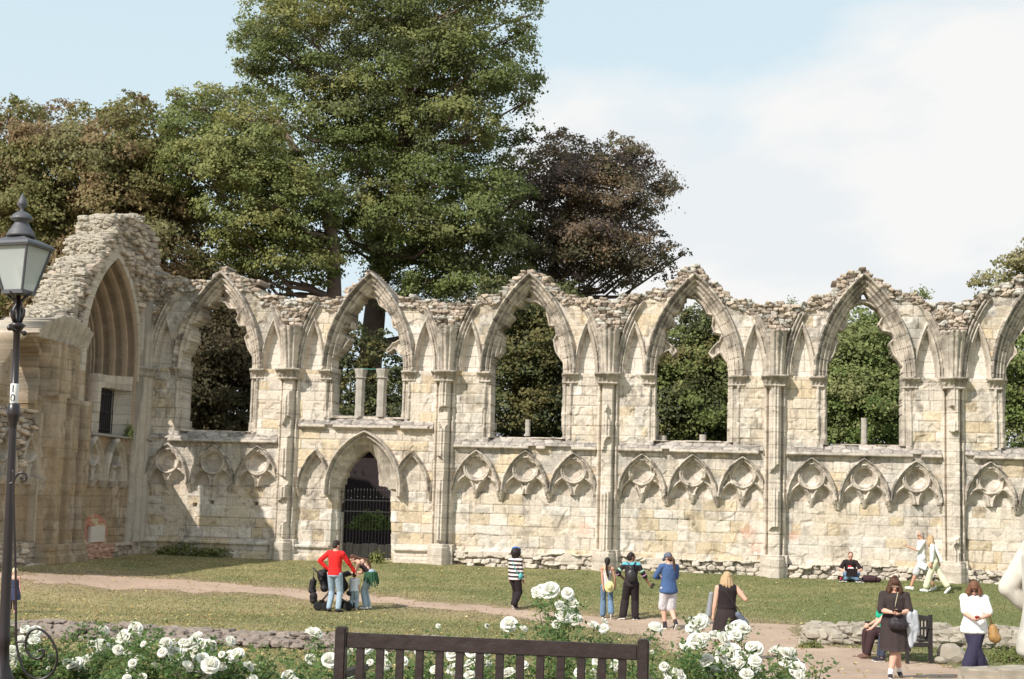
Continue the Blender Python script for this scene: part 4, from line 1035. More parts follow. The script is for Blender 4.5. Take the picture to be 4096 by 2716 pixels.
tag(link('fallen_leaves', np_mesh('fallen_leaves', v, f, c), BLADE), kind='stuff')

# ------------------------------------------------------------------ low ruined footings
def rocks(mb, path, width, height, n, seed, sz=(.18, .45), o=(0, 0, 0), jag=.055):
    r = random.Random(seed); seg = []
    for a, b in zip(path[:-1], path[1:]): seg.append((Vector(a), Vector(b), (Vector(b)-Vector(a)).length))
    tot = sum(s[2] for s in seg)
    for i in range(n):
        d = r.uniform(0, tot)
        for a, b, l in seg:
            if d <= l: break
            d -= l
        t = (b-a).normalized(); nn = Vector((-t.y, t.x)); q = r.uniform(-1, 1)
        p = a+t*min(d, l)+nn*q*width/2
        hh = height*(1-.55*abs(q)**2.5)*(.75+.35*float(vn(np.array(p.x*1.3), np.array(p.y*1.3), seed)))
        z = float(gz(p.x, p.y))+hh*r.random()**.5
        s = r.uniform(*sz); dim = (s, s*r.uniform(.6, .95), s*r.uniform(.3, .6))
        M = Matrix.Rotation(math.atan2(t.y, t.x)+r.uniform(-.5, .5), 3, 'Z')@Matrix.Rotation(r.uniform(-.25, .25), 3, 'X')@Matrix.Rotation(r.uniform(-.2, .2), 3, 'Y')
        # a knobbly stone: a jittered, bevelled block
        bm = bmesh.new(); bmesh.ops.create_cube(bm, size=1); bmesh.ops.subdivide_edges(bm, edges=bm.edges[:], cuts=1, use_grid_fill=True)
        for v_ in bm.verts:
            L = v_.co.length; v_.co = v_.co*(.5/L)*(.72+.5*L)+Vector((r.uniform(-1, 1), r.uniform(-1, 1), r.uniform(-1, 1)))*jag
            v_.co = Vector((v_.co.x*dim[0], v_.co.y*dim[1], v_.co.z*dim[2]))*1.15
        bm.verts.index_update()
        c_ = Vector((p.x-o[0], p.y-o[1], z-dim[2]*.3-o[2]))
        mb.add([c_+M@v_.co for v_ in bm.verts], [[v_.index for v_ in f_.verts] for f_ in bm.faces]); bm.free()
def footing(name, label, px, width, height, n, seed, mat, core=True, sz=(.18, .45), jag=.075):
    path = [ground_hit(*p) for p in px]; o = (path[0][0], path[0][1], float(gz(*path[0])))
    root = empty(name, o); tag(root, label, 'ruined wall')
    m = MB(); rocks(m, path, width, height, n, seed, sz, o, jag); m.build('stones', mat, root)
    # earth and mortar core under the stones
    k = []; m = MB()
    P2 = []
    for a, b in zip(path[:-1], path[1:]):
        a = Vector(a); b = Vector(b); q = max(2, int((b-a).length/.3))
        for i in range(q): P2.append(a.lerp(b, i/q))
    P2.append(Vector(path[-1])); nr_ = 7; vs = []; fs = []
    for i, p in enumerate(P2):
        t = (P2[min(i+1, len(P2)-1)]-P2[max(i-1, 0)]).normalized(); nn = Vector((-t.y, t.x))
        for j in range(nr_):
            q = j/(nr_-1)*2-1; pp = p+nn*q*width*.55; g = float(gz(pp.x, pp.y))
            hh = height*.72*(1-abs(q)**3)*(.6+.7*float(vn(np.array(pp.x*2), np.array(pp.y*2), seed+3)))-.05
            vs.append((pp.x-o[0], pp.y-o[1], g+hh-o[2]))
    for i in range(len(P2)-1):
        for j in range(nr_-1):
            a = i*nr_+j; fs.append((a, a+1, a+1+nr_, a+nr_))
    m.add(vs, fs); m.build('mortar_core', plain('earthy mortar', (.24, .185, .13), 1, var=.3, scale=6, bump=.6), root, smooth=True)
    return root
RK1 = plain('mauve grey footing stone', (.24, .195, .165), .95, var=.45, scale=3.5, bump=.7)
RK2 = plain('buff footing stone', (.33, .29, .235), .95, var=.45, scale=3.0, bump=.7)
footing('ruined_footing', 'long low rubble footing across the lawn at lower left', [(-200, 2545), (66, 2530), (400, 2552), (800, 2572), (1200, 2590), (1600, 2600), (1950, 2612)], 1.9, .28, 2300, 3, RK1, sz=(.09, .26), jag=.10)
footing('ruined_footing', 'knee-high broken stone footing behind the small bench at right', [(3225, 2566), (3350, 2572), (3550, 2578), (3900, 2590), (4200, 2600)], .8, .50, 900, 4, RK2, sz=(.14, .36), jag=.085)
mb = MB(); b0 = Vector((*ground_hit(3810, 2650), 0))
root = empty('boulder', (b0.x, b0.y, float(gz(b0.x, b0.y)))); tag(root, 'big slanted boulder between the small bench and the woman in navy trousers', 'boulder')
rr_ = random.Random(4)
for (dx, dy, s_, tilt_) in ((0, 0, (.62, .4, .42), .3), (.35, -.3, (.5, .35, .2), -.15), (-.3, -.2, (.3, .25, .15), .1)):
    bm = bmesh.new(); bmesh.ops.create_icosphere(bm, subdivisions=2, radius=.5)
    for v_ in bm.verts: v_.co = v_.co*(1+.22*mnoise.noise(v_.co*2.2+Vector((dx*9, 0, 3)))); v_.co = Vector((v_.co.x*s_[0], v_.co.y*s_[1], v_.co.z*s_[2]))
    M = Matrix.Rotation(tilt_, 3, 'Y'); mb.add([Vector((dx, dy, s_[2]*.35))+M@v_.co for v_ in bm.verts], [[v_.index for v_ in f_.verts] for f_ in bm.faces]); bm.free()
mb.build('rock', RK2, root)
for i, (sx, sy, w_, h_, lab) in enumerate(((3935, 2705, .7, .26, 'pale squared stone block at bottom right beside navy trousers'), (4045, 2712, .6, .30, 'pale squared stone block touching the right picture edge at the bottom'))):
    x_, y_ = ground_hit(sx, sy+25); m = MB(); r2 = random.Random(i)
    bm = bmesh.new(); bmesh.ops.create_cube(bm, size=1); bmesh.ops.bevel(bm, geom=bm.edges[:], offset=.06, segments=2, affect='EDGES'); bmesh.ops.subdivide_edges(bm, edges=bm.edges[:], cuts=2, use_grid_fill=True)
    for v_ in bm.verts: v_.co = Vector((v_.co.x*w_, v_.co.y*.6, v_.co.z*h_))+Vector((1, 1, 1))*.03*mnoise.noise(v_.co*5)
    me = bpy.data.meshes.new('stone_block'); bm.to_mesh(me); bm.free()
    o = link('stone_block', me, RK2, None, (x_, y_, float(gz(x_, y_))+h_/2-.03)); o.rotation_euler = (0, 0, .15*(i-.5)); tag(o, lab, 'stone block', 'squared stone blocks')

# ------------------------------------------------------------------ benches
WOOD1 = plain('dark stained hardwood', (.030, .018, .017), .42, var=.5, scale=14, bump=.35, spec=.5)
WOOD2 = plain('weathered black bench wood', (.035, .03, .03), .6, var=.3, scale=9, bump=.25)
def bench(name, label, loc, rz, L, mat, nsl, H=.93):
    root = empty(name, loc, rz); tag(root, label, 'bench')
    # local frame: +Y is the way the sitter faces, back rest at y = 0
    for sx in (-1, 1):
        m = MB(); m.box((sx*L/2, 0, H/2+.01), (.065, .07, H+.02), bev=.008); m.build('back_post', mat, root)
        m = MB(); m.box((sx*L/2, .50, .32), (.06, .06, .64), bev=.008); m.build('front_leg', mat, root)
        m = MB(); m.box((sx*L/2, .29, .665), (.075, .60, .04), Matrix.Rotation(-.03, 3, 'X'), bev=.01); m.build('armrest', mat, root)
        m = MB(); m.box((sx*L/2, .25, .36), (.045, .44, .08), bev=.005); m.build('side_rail', mat, root)
    m = MB(); m.box((0, 0, H-.055), (L-.065, .04, .085), bev=.006); m.build('top_rail', mat, root)
    m = MB(); m.box((0, 0, .47), (L-.065, .04, .06), bev=.006); m.build('bottom_rail', mat, root)
    for i in range(nsl):
        x = -L/2+(i+1)*L/(nsl+1); m = MB(); m.box((x, 0, .68), (.047, .022, .39), bev=.004); m.build('back_slat', mat, root)
    for i in range(5):
        m = MB(); m.box((0, .08+i*.1, .425), (L-.07, .085, .022), bev=.004); m.build('seat_slat', mat, root)
    return root
cb = at(1962, 2545, 8.25); brz = math.radians(-8)
bench('park_bench', 'dark brown slatted bench seen from behind in the foreground', (cb.x, cb.y, cb.z-.93), brz, 1.74, WOOD1, 14)
h1_ = ground_hit(3722, 2655); h2_ = ground_hit(3540, 2622); e1 = Vector((h1_[0], h1_[1], 0)); e2 = Vector((h2_[0], h2_[1], 0))
g1_ = Vector((e1.x, e1.y, float(gz(e1.x, e1.y)))); g2_ = Vector((e2.x, e2.y, float(gz(e2.x, e2.y))))
rail = (g2_-g1_); Lb = 1.35; mid_ = g1_+rail.normalized()*Lb/2
brz2 = math.atan2(rail.y, rail.x)            # local +X runs from the near right end to the far left end
# sitters face local +Y; turn so that +Y points towards the camera's left
bx2 = Vector((math.cos(brz2), math.sin(brz2))); 
fy = Vector((-bx2.y, bx2.x))
if fy.y > 0: brz2 += math.pi
bench('park_bench', 'small black bench at right with a person in green sitting on it', (mid_.x, mid_.y, float(gz(mid_.x, mid_.y))), brz2, Lb, WOOD2, 11, H=.90)
BENCH2 = (mid_, brz2)

# ------------------------------------------------------------------ lamp post
LD = 11.6; lb = at(13, 2716, LD); LG = float(gz(lb.x, LD)); lamp = empty('street_lamp', (lb.x, LD, LG), math.radians(-14.6-45+90))
tag(lamp, 'old-fashioned black iron lamp post with a four-sided glass lantern at far left', 'lamp post')
def lz(sy): d = ray(60/4, sy/4); return d[2]*LD/d[1]+CZ-LG
BLK = plain('maroon black lamp paint', (.018, .011, .012), .35, var=.3, spec=.6)
GRYP = plain('weathered grey lamp paint', (.085, .085, .095), .55, var=.25, spec=.5)
lamp.rotation_mode = 'QUATERNION'; LQ = Matrix.Rotation(-.025, 3, 'Y')@Matrix.Rotation(math.radians(30.4), 3, 'Z'); lamp.rotation_quaternion = LQ.to_quaternion()
m = MB(); m.lathe([(.14, 0), (.14, .12), (.11, .16), (.10, lz(2716)), (.08, lz(2700)), (.052, lz(2660)), (.044, lz(2590)), (.054, lz(2565)), (.044, lz(2540)), (.040, lz(2300)), (.034, lz(1900)), (.029, lz(1720)), (.029, lz(1705)), (.052, lz(1665)), (.056, lz(1652)), (.05, lz(1640)), (.048, lz(1618)), (.030, lz(1612)), (.028, lz(1330)), (.05, lz(1312)), (.07, lz(1300)), (.035, lz(1290)), (.022, lz(1285)), (.018, lz(1180))], n=20)
m.build('post', BLK, lamp, smooth=True)
m = MB(); m.tube([(-.17, .0, lz(1322)), (.17, 0, lz(1322))], .014, 10); m.ell((-.18, 0, lz(1322)), (.022, .022, .022)); m.ell((.18, 0, lz(1322)), (.022, .022, .022))
lad = m.build('ladder_bar', BLK, lamp, smooth=True); lad.rotation_euler = (0, 0, math.radians(60))
for k in range(4):
    a = math.pi/4+k*math.pi/2; c_, s_ = math.cos(a), math.sin(a); z0, z1 = lz(1290), lz(1172)
    m = MB(); m.tube([(c_*.03, s_*.03, z0), (c_*.055, s_*.055, z0+.06), (c_*.06, s_*.06, z0+.10), (c_*.03, s_*.03, z0+.14), (c_*.03, s_*.03, z0+.18), (c_*.12, s_*.12, z1)], [.011, .012, .012, .01, .01, .01], 8); m.build('bracket_arm', BLK, lamp, smooth=True)
zb_, zt_ = lz(1168), lz(985); rb_, rt_ = .125, .252
GLASS, nt2, b2 = new_mat('dusty lantern glass'); b2.inputs['Base Color'].default_value = (.62, .66, .66, 1); b2.inputs['Roughness'].default_value = .25
b2.inputs['Alpha'].default_value = .45; b2.inputs['Specular IOR Level'].default_value = .6
def corner(k, r, z): a = k*math.pi/2; return Vector((r*math.cos(a), r*math.sin(a), z))
for k in range(4):
    m = MB(); m.tube([corner(k, rb_, zb_), corner(k, rt_, zt_)], .011, 6); m.build('lantern_bar', GRYP, lamp)
    a, b, c_, d_ = corner(k, rb_-.006, zb_), corner(k+1, rb_-.006, zb_), corner(k+1, rt_-.006, zt_), corner(k, rt_-.006, zt_)
    n_ = (b-a).cross(d_-a).normalized()*.004
    m = MB(); m.add([a, b, c_, d_, a-n_, b-n_, c_-n_, d_-n_], [(0, 1, 2, 3), (7, 6, 5, 4), (0, 4, 5, 1), (1, 5, 6, 2), (2, 6, 7, 3), (3, 7, 4, 0)]); m.build('glass_pane', GLASS, lamp)
m = MB(); m.lathe([(rb_+.012, zb_-.02), (rb_+.012, zb_+.012)], sides=4); m.build('lantern_floor', GRYP, lamp)
m = MB(); m.lathe([(rt_+.02, zt_-.02), (rt_+.03, zt_), (rt_+.012, zt_+.02), (.10, lz(948)), (.09, lz(942))], sides=4); m.build('lantern_roof', GRYP, lamp)
m = MB(); m.lathe([(.115, lz(948)), (.118, lz(940)), (.105, lz(934)), (.10, lz(925)), (.085, lz(915)), (.055, lz(890)), (.05, lz(882)), (.09, lz(878)), (.09, lz(874)), (.075, lz(860)), (.04, lz(848)), (.014, lz(842)), (.016, lz(838)), (.014, lz(833)), (.038, lz(820)), (.040, lz(812)), (.026, lz(795)), (.012, lz(782)), (.002, lz(770))], n=24); m.build('finial', GRYP, lamp, smooth=True)
m = MB(); m.ell((0, 0, lz(1040)), (.035, .035, .05)); m.tube([(0, 0, lz(990)), (0, 0, lz(1025))], .014, 8); m.build('bulb', plain('milky bulb', (.8, .78, .7), .3), lamp, smooth=True)
# number plate: 1 over 0, on a white band
m = MB(); m.lathe([(.0305, lz(1614)), (.0325, lz(1612)), (.0325, lz(1537)), (.0305, lz(1535))], n=24); pl = m.build('number_band', plain('white plate', (.78, .77, .74), .5, var=.05), lamp, smooth=True)
def digit(ch, z):
    cu = bpy.data.curves.new('digit', 'FONT'); cu.body = ch; cu.size = .088; cu.align_x = 'CENTER'; cu.align_y = 'CENTER'; cu.extrude = .0008
    o = bpy.data.objects.new('digit', cu); COL.objects.link(o); dg = bpy.context.evaluated_depsgraph_get()
    me = bpy.data.meshes.new_from_object(o.evaluated_get(dg)); bpy.data.objects.remove(o)
    # wrap the flat digit round the post
    for v_ in me.vertices:
        a = v_.co.x/.033; rr = .0338+v_.co.z; v_.co = Vector((rr*math.sin(a), -rr*math.cos(a), v_.co.y))
    d_ = link('digit', me, BLK, pl); d_.location = (0, 0, z); d_.rotation_euler = (0, 0, -math.radians(30.4)+math.atan2(-lb.x, LD)*-1+.28)
digit('1', lz(1556)); digit('0', lz(1594))
# scroll of flat iron at the foot
sc = [(53, 1880), (54, 2000), (60, 2200), (63, 2305), (64, 2450), (63, 2558), (76, 2634), (101, 2695), (137, 2716), (170, 2716), (193, 2706), (215, 2685), (228, 2650), (229, 2620), (223, 2584), (188, 2533), (152, 2512), (125, 2520), (108, 2543), (101, 2573), (105, 2600), (120, 2625), (142, 2637), (162, 2632), (176, 2618), (178, 2604), (164, 2597), (152, 2604)]
def smooth_path(p, k=3):
    p = [Vector(q) for q in p]
    for _ in range(k-1):
        o = [p[0]]
        for a, b in zip(p[:-1], p[1:]): o += [a.lerp(b, .25), a.lerp(b, .75)]
        o.append(p[-1]); p = o
    return p
scr = empty('scroll_bracket', (0, 0, 0)); bpy.data.objects.remove(scr)
def strap(pts, nm):
    L = [at(x, y, LD-.28) for x, y in pts]
    m = MB(); m.tube(smooth_path(L), .0095, 8); o = m.build(nm, BLK, lamp, smooth=True)
    o.matrix_parent_inverse = (Matrix.Translation(lamp.location)@LQ.to_4x4()).inverted(); return o
strap(sc, 'scroll_strap'); strap([(63, 2568), (103, 2566)], 'scroll_tie')
strap([(40, 1935), (53, 1930), (62, 1905), (80, 1889), (100, 1892), (108, 1908), (100, 1924), (86, 1920), (84, 1908)], 'small_scroll')

# ------------------------------------------------------------------ hoop fence
hf = empty('hoop_fence', (0, 0, 0)); x_, y_ = ground_hit(3985, 2590); hf.location = (x_, y_, float(gz(x_, y_))); tag(hf, 'low black hoop-topped iron fence at the right edge', 'fence')
for i in range(9):
    a = i*.19; m = MB(); pts = [(a, 0, -.02), (a, 0, .36)]+[(a+.12-.12*math.cos(t), 0, .36+.10*math.sin(t)) for t in np.linspace(.3, math.pi-.3, 6)]+[(a+.24, 0, .36), (a+.24, 0, -.02)]
    m.tube(pts, .008, 6); m.build('hoop', IRON, hf)
m = MB(); m.tube([(-.05, 0, .10), (1.9, 0, .10)], .008, 6); m.build('rail', IRON, hf)
x_, y_ = ground_hit(4040, 2650); bush('wild_plant', 'low green weeds in front of the hoop fence', 'plant', (x_, y_, float(gz(x_, y_))), (.45, .3, .3), 900, GREENS, .05, 66)
x_, y_ = ground_hit(3240, 2592); bush('wild_plant', 'small grass tuft at the left end of the knee-high footing', 'plant', (x_, y_, float(gz(x_, y_))), (.3, .2, .16), 400, GREENS, .05, 67)

# ------------------------------------------------------------------ roses
def zl(l, s, ox, oy): return [(x/s+ox, y/s+oy, r/s) for x, y, r in l]
BL = zl([(170, 1100, 40), (275, 1045, 45), (270, 1110, 50), (90, 1190, 45), (100, 1290, 60), (180, 1240, 45), (220, 1275, 40), (400, 1230, 25), (820, 1030, 45), (1070, 1015, 40), (975, 1085, 50), (800, 1150, 50), (860, 1190, 45), (930, 1180, 40), (770, 1230, 35), (1130, 1135, 25), (1180, 1145, 20), (1310, 1130, 45), (1370, 1125, 40), (1440, 1120, 30), (1490, 1145, 50), (1550, 1080, 40), (1570, 1170, 60), (1640, 1150, 50), (1560, 1230, 50), (1340, 1220, 55), (1410, 1230, 50), (1340, 1290, 45), (1820, 1110, 30), (1820, 1230, 40), (1870, 1220, 45), (1660, 1300, 50), (1720, 1310, 45), (1480, 1310, 40), (1600, 1250, 40), (540, 1300, 50), (600, 1290, 50), (700, 1290, 55), (680, 1340, 50), (540, 1350, 35), (850, 1350, 35), (790, 1380, 35), (1030, 1340, 35), (1100, 1250, 30), (1110, 1335, 30), (1900, 1330, 40), (1960, 1310, 35), (2040, 1310, 35), (1610, 1390, 35), (1690, 1370, 35), (1820, 1390, 35), (2270, 1395, 50), (370, 1390, 40), (1220, 1300, 30), (1000, 1400, 25)], 1.97, 0, 2000)
BL += zl([(370, 1030, 60), (335, 1270, 50), (520, 1280, 55), (720, 1180, 45), (870, 1165, 50), (1030, 1230, 35), (1040, 1320, 40), (1210, 1290, 45), (900, 1300, 30), (700, 1400, 45), (1360, 1220, 35), (1520, 1370, 45), (1690, 1220, 55), (1690, 1370, 55), (1860, 1200, 45), (1850, 1320, 50), (1840, 1420, 45), (2020, 1190, 45), (2010, 1310, 35), (2210, 1400, 50), (2340, 1330, 45), (2215, 940, 60), (2350, 980, 40), (1545, 955, 18), (2005, 955, 16)], 2.365, 1100, 2100)
BL += zl([(165, 650, 50), (180, 690, 30), (100, 770, 55), (205, 750, 50), (120, 860, 55), (200, 860, 65), (240, 900, 60), (160, 910, 50), (60, 940, 40), (415, 960, 60), (515, 920, 35), (510, 980, 50), (1000, 970, 50), (960, 960, 35), (1400, 940, 75), (1370, 990, 60), (1450, 900, 50), (1780, 990, 80), (1830, 980, 60), (1720, 1000, 50), (1390, 1100, 70), (1560, 1040, 60), (1640, 1080, 60), (1460, 1060, 50), (1690, 1230, 90), (1620, 1240, 60), (1800, 1220, 50), (1480, 1280, 50), (1950, 1170, 50), (1900, 1150, 50), (2150, 1200, 60), (2230, 1210, 55), (2280, 1190, 40), (2300, 1300, 50), (2340, 1360, 60), (2280, 1400, 50), (1620, 1400, 60), (1750, 1350, 60), (1860, 1410, 60), (1920, 1360, 60), (1800, 1300, 50), (1540, 1380, 45), (1080, 1340, 40), (1130, 1400, 45), (1200, 1400, 50), (1250, 1440, 40), (450, 1290, 50), (620, 1330, 55), (440, 1400, 45), (590, 1230, 30), (280, 1390, 40), (120, 1210, 30), (770, 1240, 35), (930, 1110, 18), (960, 1200, 18)], 2.365, 2200, 2100)
BL += zl([(170, 1400, 50), (200, 1480, 60), (230, 1540, 60), (120, 1420, 40)], 2.354, 3100, 2050)
BL += [(2142, 2361, 14), (2146, 2374, 14), (2170, 2365, 22), (2200, 2361, 27), (2213, 2374, 22), (2271, 2374, 18)]
def petal_mesh(seed, nrings=4):
    r = random.Random(seed); vs = []; fs = []
    for ring in range(nrings):
        npet = [3, 5, 6, 7][ring]; tilt = [.15, .5, .95, 1.35][ring]; ln = [.5, .72, .9, 1.0][ring]; wd = [.5, .62, .68, .72][ring]
        for k in range(npet):
            an = 2*math.pi*(k+r.random()*.6)/npet+ring; tl = tilt+r.uniform(-.18, .18)
            R = Matrix.Rotation(an, 3, 'Z')@Matrix.Rotation(tl, 3, 'Y'); b = len(vs); W, Hh = 5, 5
            ph = r.random()*6
            for j in range(Hh):
                v = j/(Hh-1)
                for i in range(W):
                    u = i/(W-1)*2-1; w_ = wd*(.35+.65*math.sin(math.pi*min(1, v*.62+.12)))
                    x = .05+.22*v*v*(1 if ring > 1 else -.3)+(.16*u*u*-1 if ring < 2 else -.1*u*u)+.035*math.sin(4*u+ph)*v
                    p = Vector((x, u*w_, v*ln*(1-.14*u*u)))
                    vs.append(tuple(R@p*1.0))
            for j in range(Hh-1):
                for i in range(W-1):
                    a = b+j*W+i; fs.append((a, a+1, a+1+W, a+W))
    me = bpy.data.meshes.new('bloom'); me.from_pydata(vs, [], fs)
    for p in me.polygons: p.use_smooth = True
    return me
PET, nt3, b3 = new_mat('white rose petal'); b3.inputs['Base Color'].default_value = (.90, .89, .84, 1); b3.inputs['Roughness'].default_value = .6; b3.inputs['Specular IOR Level'].default_value = .15
tr3 = nt3.nodes.new('ShaderNodeBsdfTranslucent'); tr3.inputs['Color'].default_value = (.92, .90, .80, 1); ms3 = nt3.nodes.new('ShaderNodeMixShader'); ms3.inputs[0].default_value = .4
nt3.links.new(b3.outputs[0], ms3.inputs[1]); nt3.links.new(tr3.outputs[0], ms3.inputs[2]); nt3.links.new(ms3.outputs[0], nt3.nodes['Material Output'].inputs['Surface'])
rx_ = random.Random(12)
for x, y, r in list(BL):
    if x < 1200 or (x > 2650 and rx_.random() < .5): BL.append((x+rx_.uniform(-55, 55), y+rx_.uniform(-15, 60), r*rx_.uniform(.55, .95)))
PROT = [petal_mesh(i) for i in range(6)]
for p_ in PROT: p_.materials.append(PET)
STEM = plain('rose stem green', (.09, .13, .04), .6, var=.3)
rb = np.random.default_rng(99)
bl = [(x, y, r, 9.4+rb.uniform(0, 1.7)+(1.2 if y < 2540 else 0)-(.3 if y > 2680 else 0)) for x, y, r in BL]
bl = [(x, y, r, d if x > 470 else 12.1+.9*rb.random()) for x, y, r, d in bl]
edges_x = [-50, 170, 330, 520, 700, 860, 1010, 1170, 1330, 1480, 1640, 1800, 1960, 2130, 2290, 2450, 2650, 2800, 2920, 3050, 3250]
ROSE_LAB = ['behind the lamp post base', 'just right of the iron scroll', 'second right of the iron scroll', 'left of the densest left cluster', 'carrying the densest left cluster', 'right of the densest left cluster', 'between the left cluster and the bench', 'beside the left end of the big bench', 'behind the left armrest of the big bench', 'behind the first slats of the big bench', 'left of the big bench middle, behind its slats', 'behind the middle slats of the big bench', 'right of the big bench middle, with one high bloom', 'tallest, its blooms standing above the bench rail', 'behind the right end slats of the big bench', 'just right of the big bench', 'low, between the bench and the right cluster', 'in front of the blond woman in black, left part', 'in front of the blond woman in black, right part', 'rightmost, beside the gravel path']
for bi in range(len(edges_x)-1):
    mem = [b for b in bl if edges_x[bi] <= b[0] < edges_x[bi+1]]
    if not mem: continue
    cxm = sum(at(b[0], b[1], b[3]).x for b in mem)/len(mem); cym = sum(b[3] for b in mem)/len(mem)
    g = float(gz(cxm, cym)); root = empty('rose_bush', (cxm, cym, g)); O = Vector((cxm, cym, g))
    tag(root, 'white rose bush '+ROSE_LAB[bi], 'rose bush', 'white rose bushes')
    ms_ = MB(); lc = []; ln_ = []
    heads = [at(b[0], b[1], b[3]) for b in mem]
    extra = [Vector((cxm+rb.normal()*.28, cym+rb.normal()*.3, g+rb.uniform(.35, .8))) for _ in range(10)]
    for hi, h in enumerate(heads+extra):
        basep = Vector((rb.normal()*.07, rb.normal()*.07, -.02)); e = h-O
        mid1 = basep.lerp(e, .5)+Vector((rb.normal()*.05, rb.normal()*.05, .10))
        ms_.tube([basep, mid1, e-Vector((0, 0, .02))], [.006, .0045, .003], 5)
        for q in range(26 if hi < len(heads) else 20):
            t = rb.uniform(.25, .97); p = basep.lerp(mid1, t*2) if t < .5 else mid1.lerp(e, t*2-1)
            off = rb.normal(size=3)*np.array([.055, .055, .04])
            for k in range(5):
                lc.append(np.array(p)+off+rb.normal(size=3)*.022); ln_.append(rb.normal(size=3)*.6+np.array([0, -.2, 1.0]))
    lc = np.array(lc); ln_ = np.array(ln_); ln_ /= np.linalg.norm(ln_, axis=1)[:, None]; m_ = len(lc)
    pal_ = np.array([[.11, .19, .06], [.14, .22, .07], [.08, .14, .05], [.17, .24, .08], [.20, .21, .08]]); cc_ = pal_[rb.integers(0, 5, m_)]*(.75+.5*rb.random((m_, 1)))
    v, f, c = leaf_mesh(lc, ln_, .036*(.7+.7*rb.random(m_)), cc_, asp=.6, rs=rb)
    link('leaves', np_mesh('leaves', v, f, c), LEAF, root); ms_.build('stems', STEM, root, smooth=True)
    for b, h in zip(mem, heads):
        o = link('bloom', PROT[int(rb.integers(0, 6))], PET, root); s_ = b[2]*b[3]/(F*4)*1.34*rb.uniform(.72, 1.12)
        o.location = h-O; o.scale = (s_, s_, s_)
        dirv = Vector((rb.normal()*.5, -rb.uniform(.1, 1.1), rb.uniform(.4, 1.2))).normalized()
        o.rotation_euler = dirv.to_track_quat('Z', 'Y').to_euler()
# ------------------------------------------------------------------ people
SKIN = {'fair': plain('fair skin', (.62, .36, .27), .55, var=.08, scale=12), 'tan': plain('tanned skin', (.50, .27, .18), .55, var=.08, scale=12),
        'brown': plain('brown skin', (.26, .125, .08), .5, var=.1, scale=12)}
_m = {}
def cloth(name, col, rough=.9, var=.12, scale=14, bump=.25):
    if name not in _m: _m[name] = plain(name, col, rough, var=var, scale=scale, bump=bump)
    return _m[name]
def banded(name, bands, scale=1.0, noise_amt=.0):
    """horizontal bands by object height: list of (z from, colour)"""
    m, nt, b = new_mat(name); b.inputs['Roughness'].default_value = .9
    tc = nt.nodes.new('ShaderNodeTexCoord'); sp = nt.nodes.new('ShaderNodeSeparateXYZ'); nt.links.new(tc.outputs['Object'], sp.inputs[0])
    rp = nt.nodes.new('ShaderNodeValToRGB'); rp.color_ramp.interpolation = 'CONSTANT'
    mm = nt.nodes.new('ShaderNodeMath'); mm.operation = 'MULTIPLY'; mm.inputs[1].default_value = scale; nt.links.new(sp.outputs[2], mm.inputs[0])
    e = rp.color_ramp.elements
    while len(e) < len(bands): e.new(.5)
    for el_, (p, c) in zip(e, bands): el_.position = p; el_.color = tuple(c)+(1,)
    nt.links.new(mm.outputs[0], rp.inputs[0]); nt.links.new(rp.outputs[0], b.inputs['Base Color']); return m
class Sk(MB):
    def cap(s, a, b, r1, r2=None, n=12):
        r2 = r1 if r2 is None else r2; a = Vector(a); b = Vector(b); d = b-a
        if d.length < 1e-5: s.ell(a, (r1,)*3, n); return
        R = d.to_track_quat('Z', 'Y').to_matrix(); L = d.length; pr = []
        for i in range(5): t = -math.pi/2+math.pi/2*i/4; pr.append((max(r1*math.cos(t), .0004), r1*math.sin(t)))
        for i in range(5): t = math.pi/2*i/4; pr.append((max(r2*math.cos(t), .0004), L+r2*math.sin(t)))
        s.lathe(pr, a, n, axis=R)
    def chain(s, pts, rs, n=12):
        for i in range(len(pts)-1): s.cap(pts[i], pts[i+1], rs[i], rs[i+1], n)
    def skin(s, name, mat, parent, vox=.011, sm=3, flat=None):
        me = bpy.data.meshes.new('tmp'); me.from_pydata(s.v, [], s.f)
        o = bpy.data.objects.new('tmp', me); COL.objects.link(o)
        md = o.modifiers.new('r', 'REMESH'); md.mode = 'VOXEL'; md.voxel_size = vox; md.use_smooth_shade = True
        if sm: m2 = o.modifiers.new('s', 'SMOOTH'); m2.iterations = sm; m2.factor = .5
        dg = bpy.context.evaluated_depsgraph_get(); dg.update()
        out = bpy.data.meshes.new_from_object(o.evaluated_get(dg)); out.name = name
        bpy.data.objects.remove(o); bpy.data.meshes.remove(me)
        if name not in ('body', 'shoe', 'sole', 'sock', 'beard'):
            hairy = name == 'hair'; a_ = .007 if hairy else .010
            nv = len(out.vertices); cs = np.empty(nv*3, np.float32); ns = np.empty(nv*3, np.float32)
            out.vertices.foreach_get('co', cs); out.vertex_normals.foreach_get('vector', ns); cs = cs.reshape(-1, 3); ns = ns.reshape(-1, 3)
            fx = 38. if hairy else 11.; fz = 9. if hairy else 4.5; ph = cs[:, 1]*1.7
            dn_ = fbm(cs[:, 0]*fx+ph*fx*.6+50, cs[:, 2]*fz+ph*fx*.35+50, 7, 3)-.5+.6*(fbm(cs[:, 1]*fx+70, cs[:, 2]*fz+30, 9, 2)-.5)
            cs = cs+ns*(dn_*a_*2)[:, None]; out.vertices.foreach_set('co', cs.ravel().astype(np.float32)); out.update()
        for p in out.polygons: p.use_smooth = True
        out.materials.clear()
        return link(name, out, mat, parent)
def ik(a, t, l1, l2, pole):
    a = Vector(a); t = Vector(t); d = t-a; L = min(d.length, (l1+l2)*.999); d = d.normalized(); t = a+d*L
    x = (l1*l1-l2*l2+L*L)/(2*L); h = math.sqrt(max(l1*l1-x*x, 0)); p = Vector(pole); p = (p-d*p.dot(d)).normalized()
    return a+d*x+p*h, t
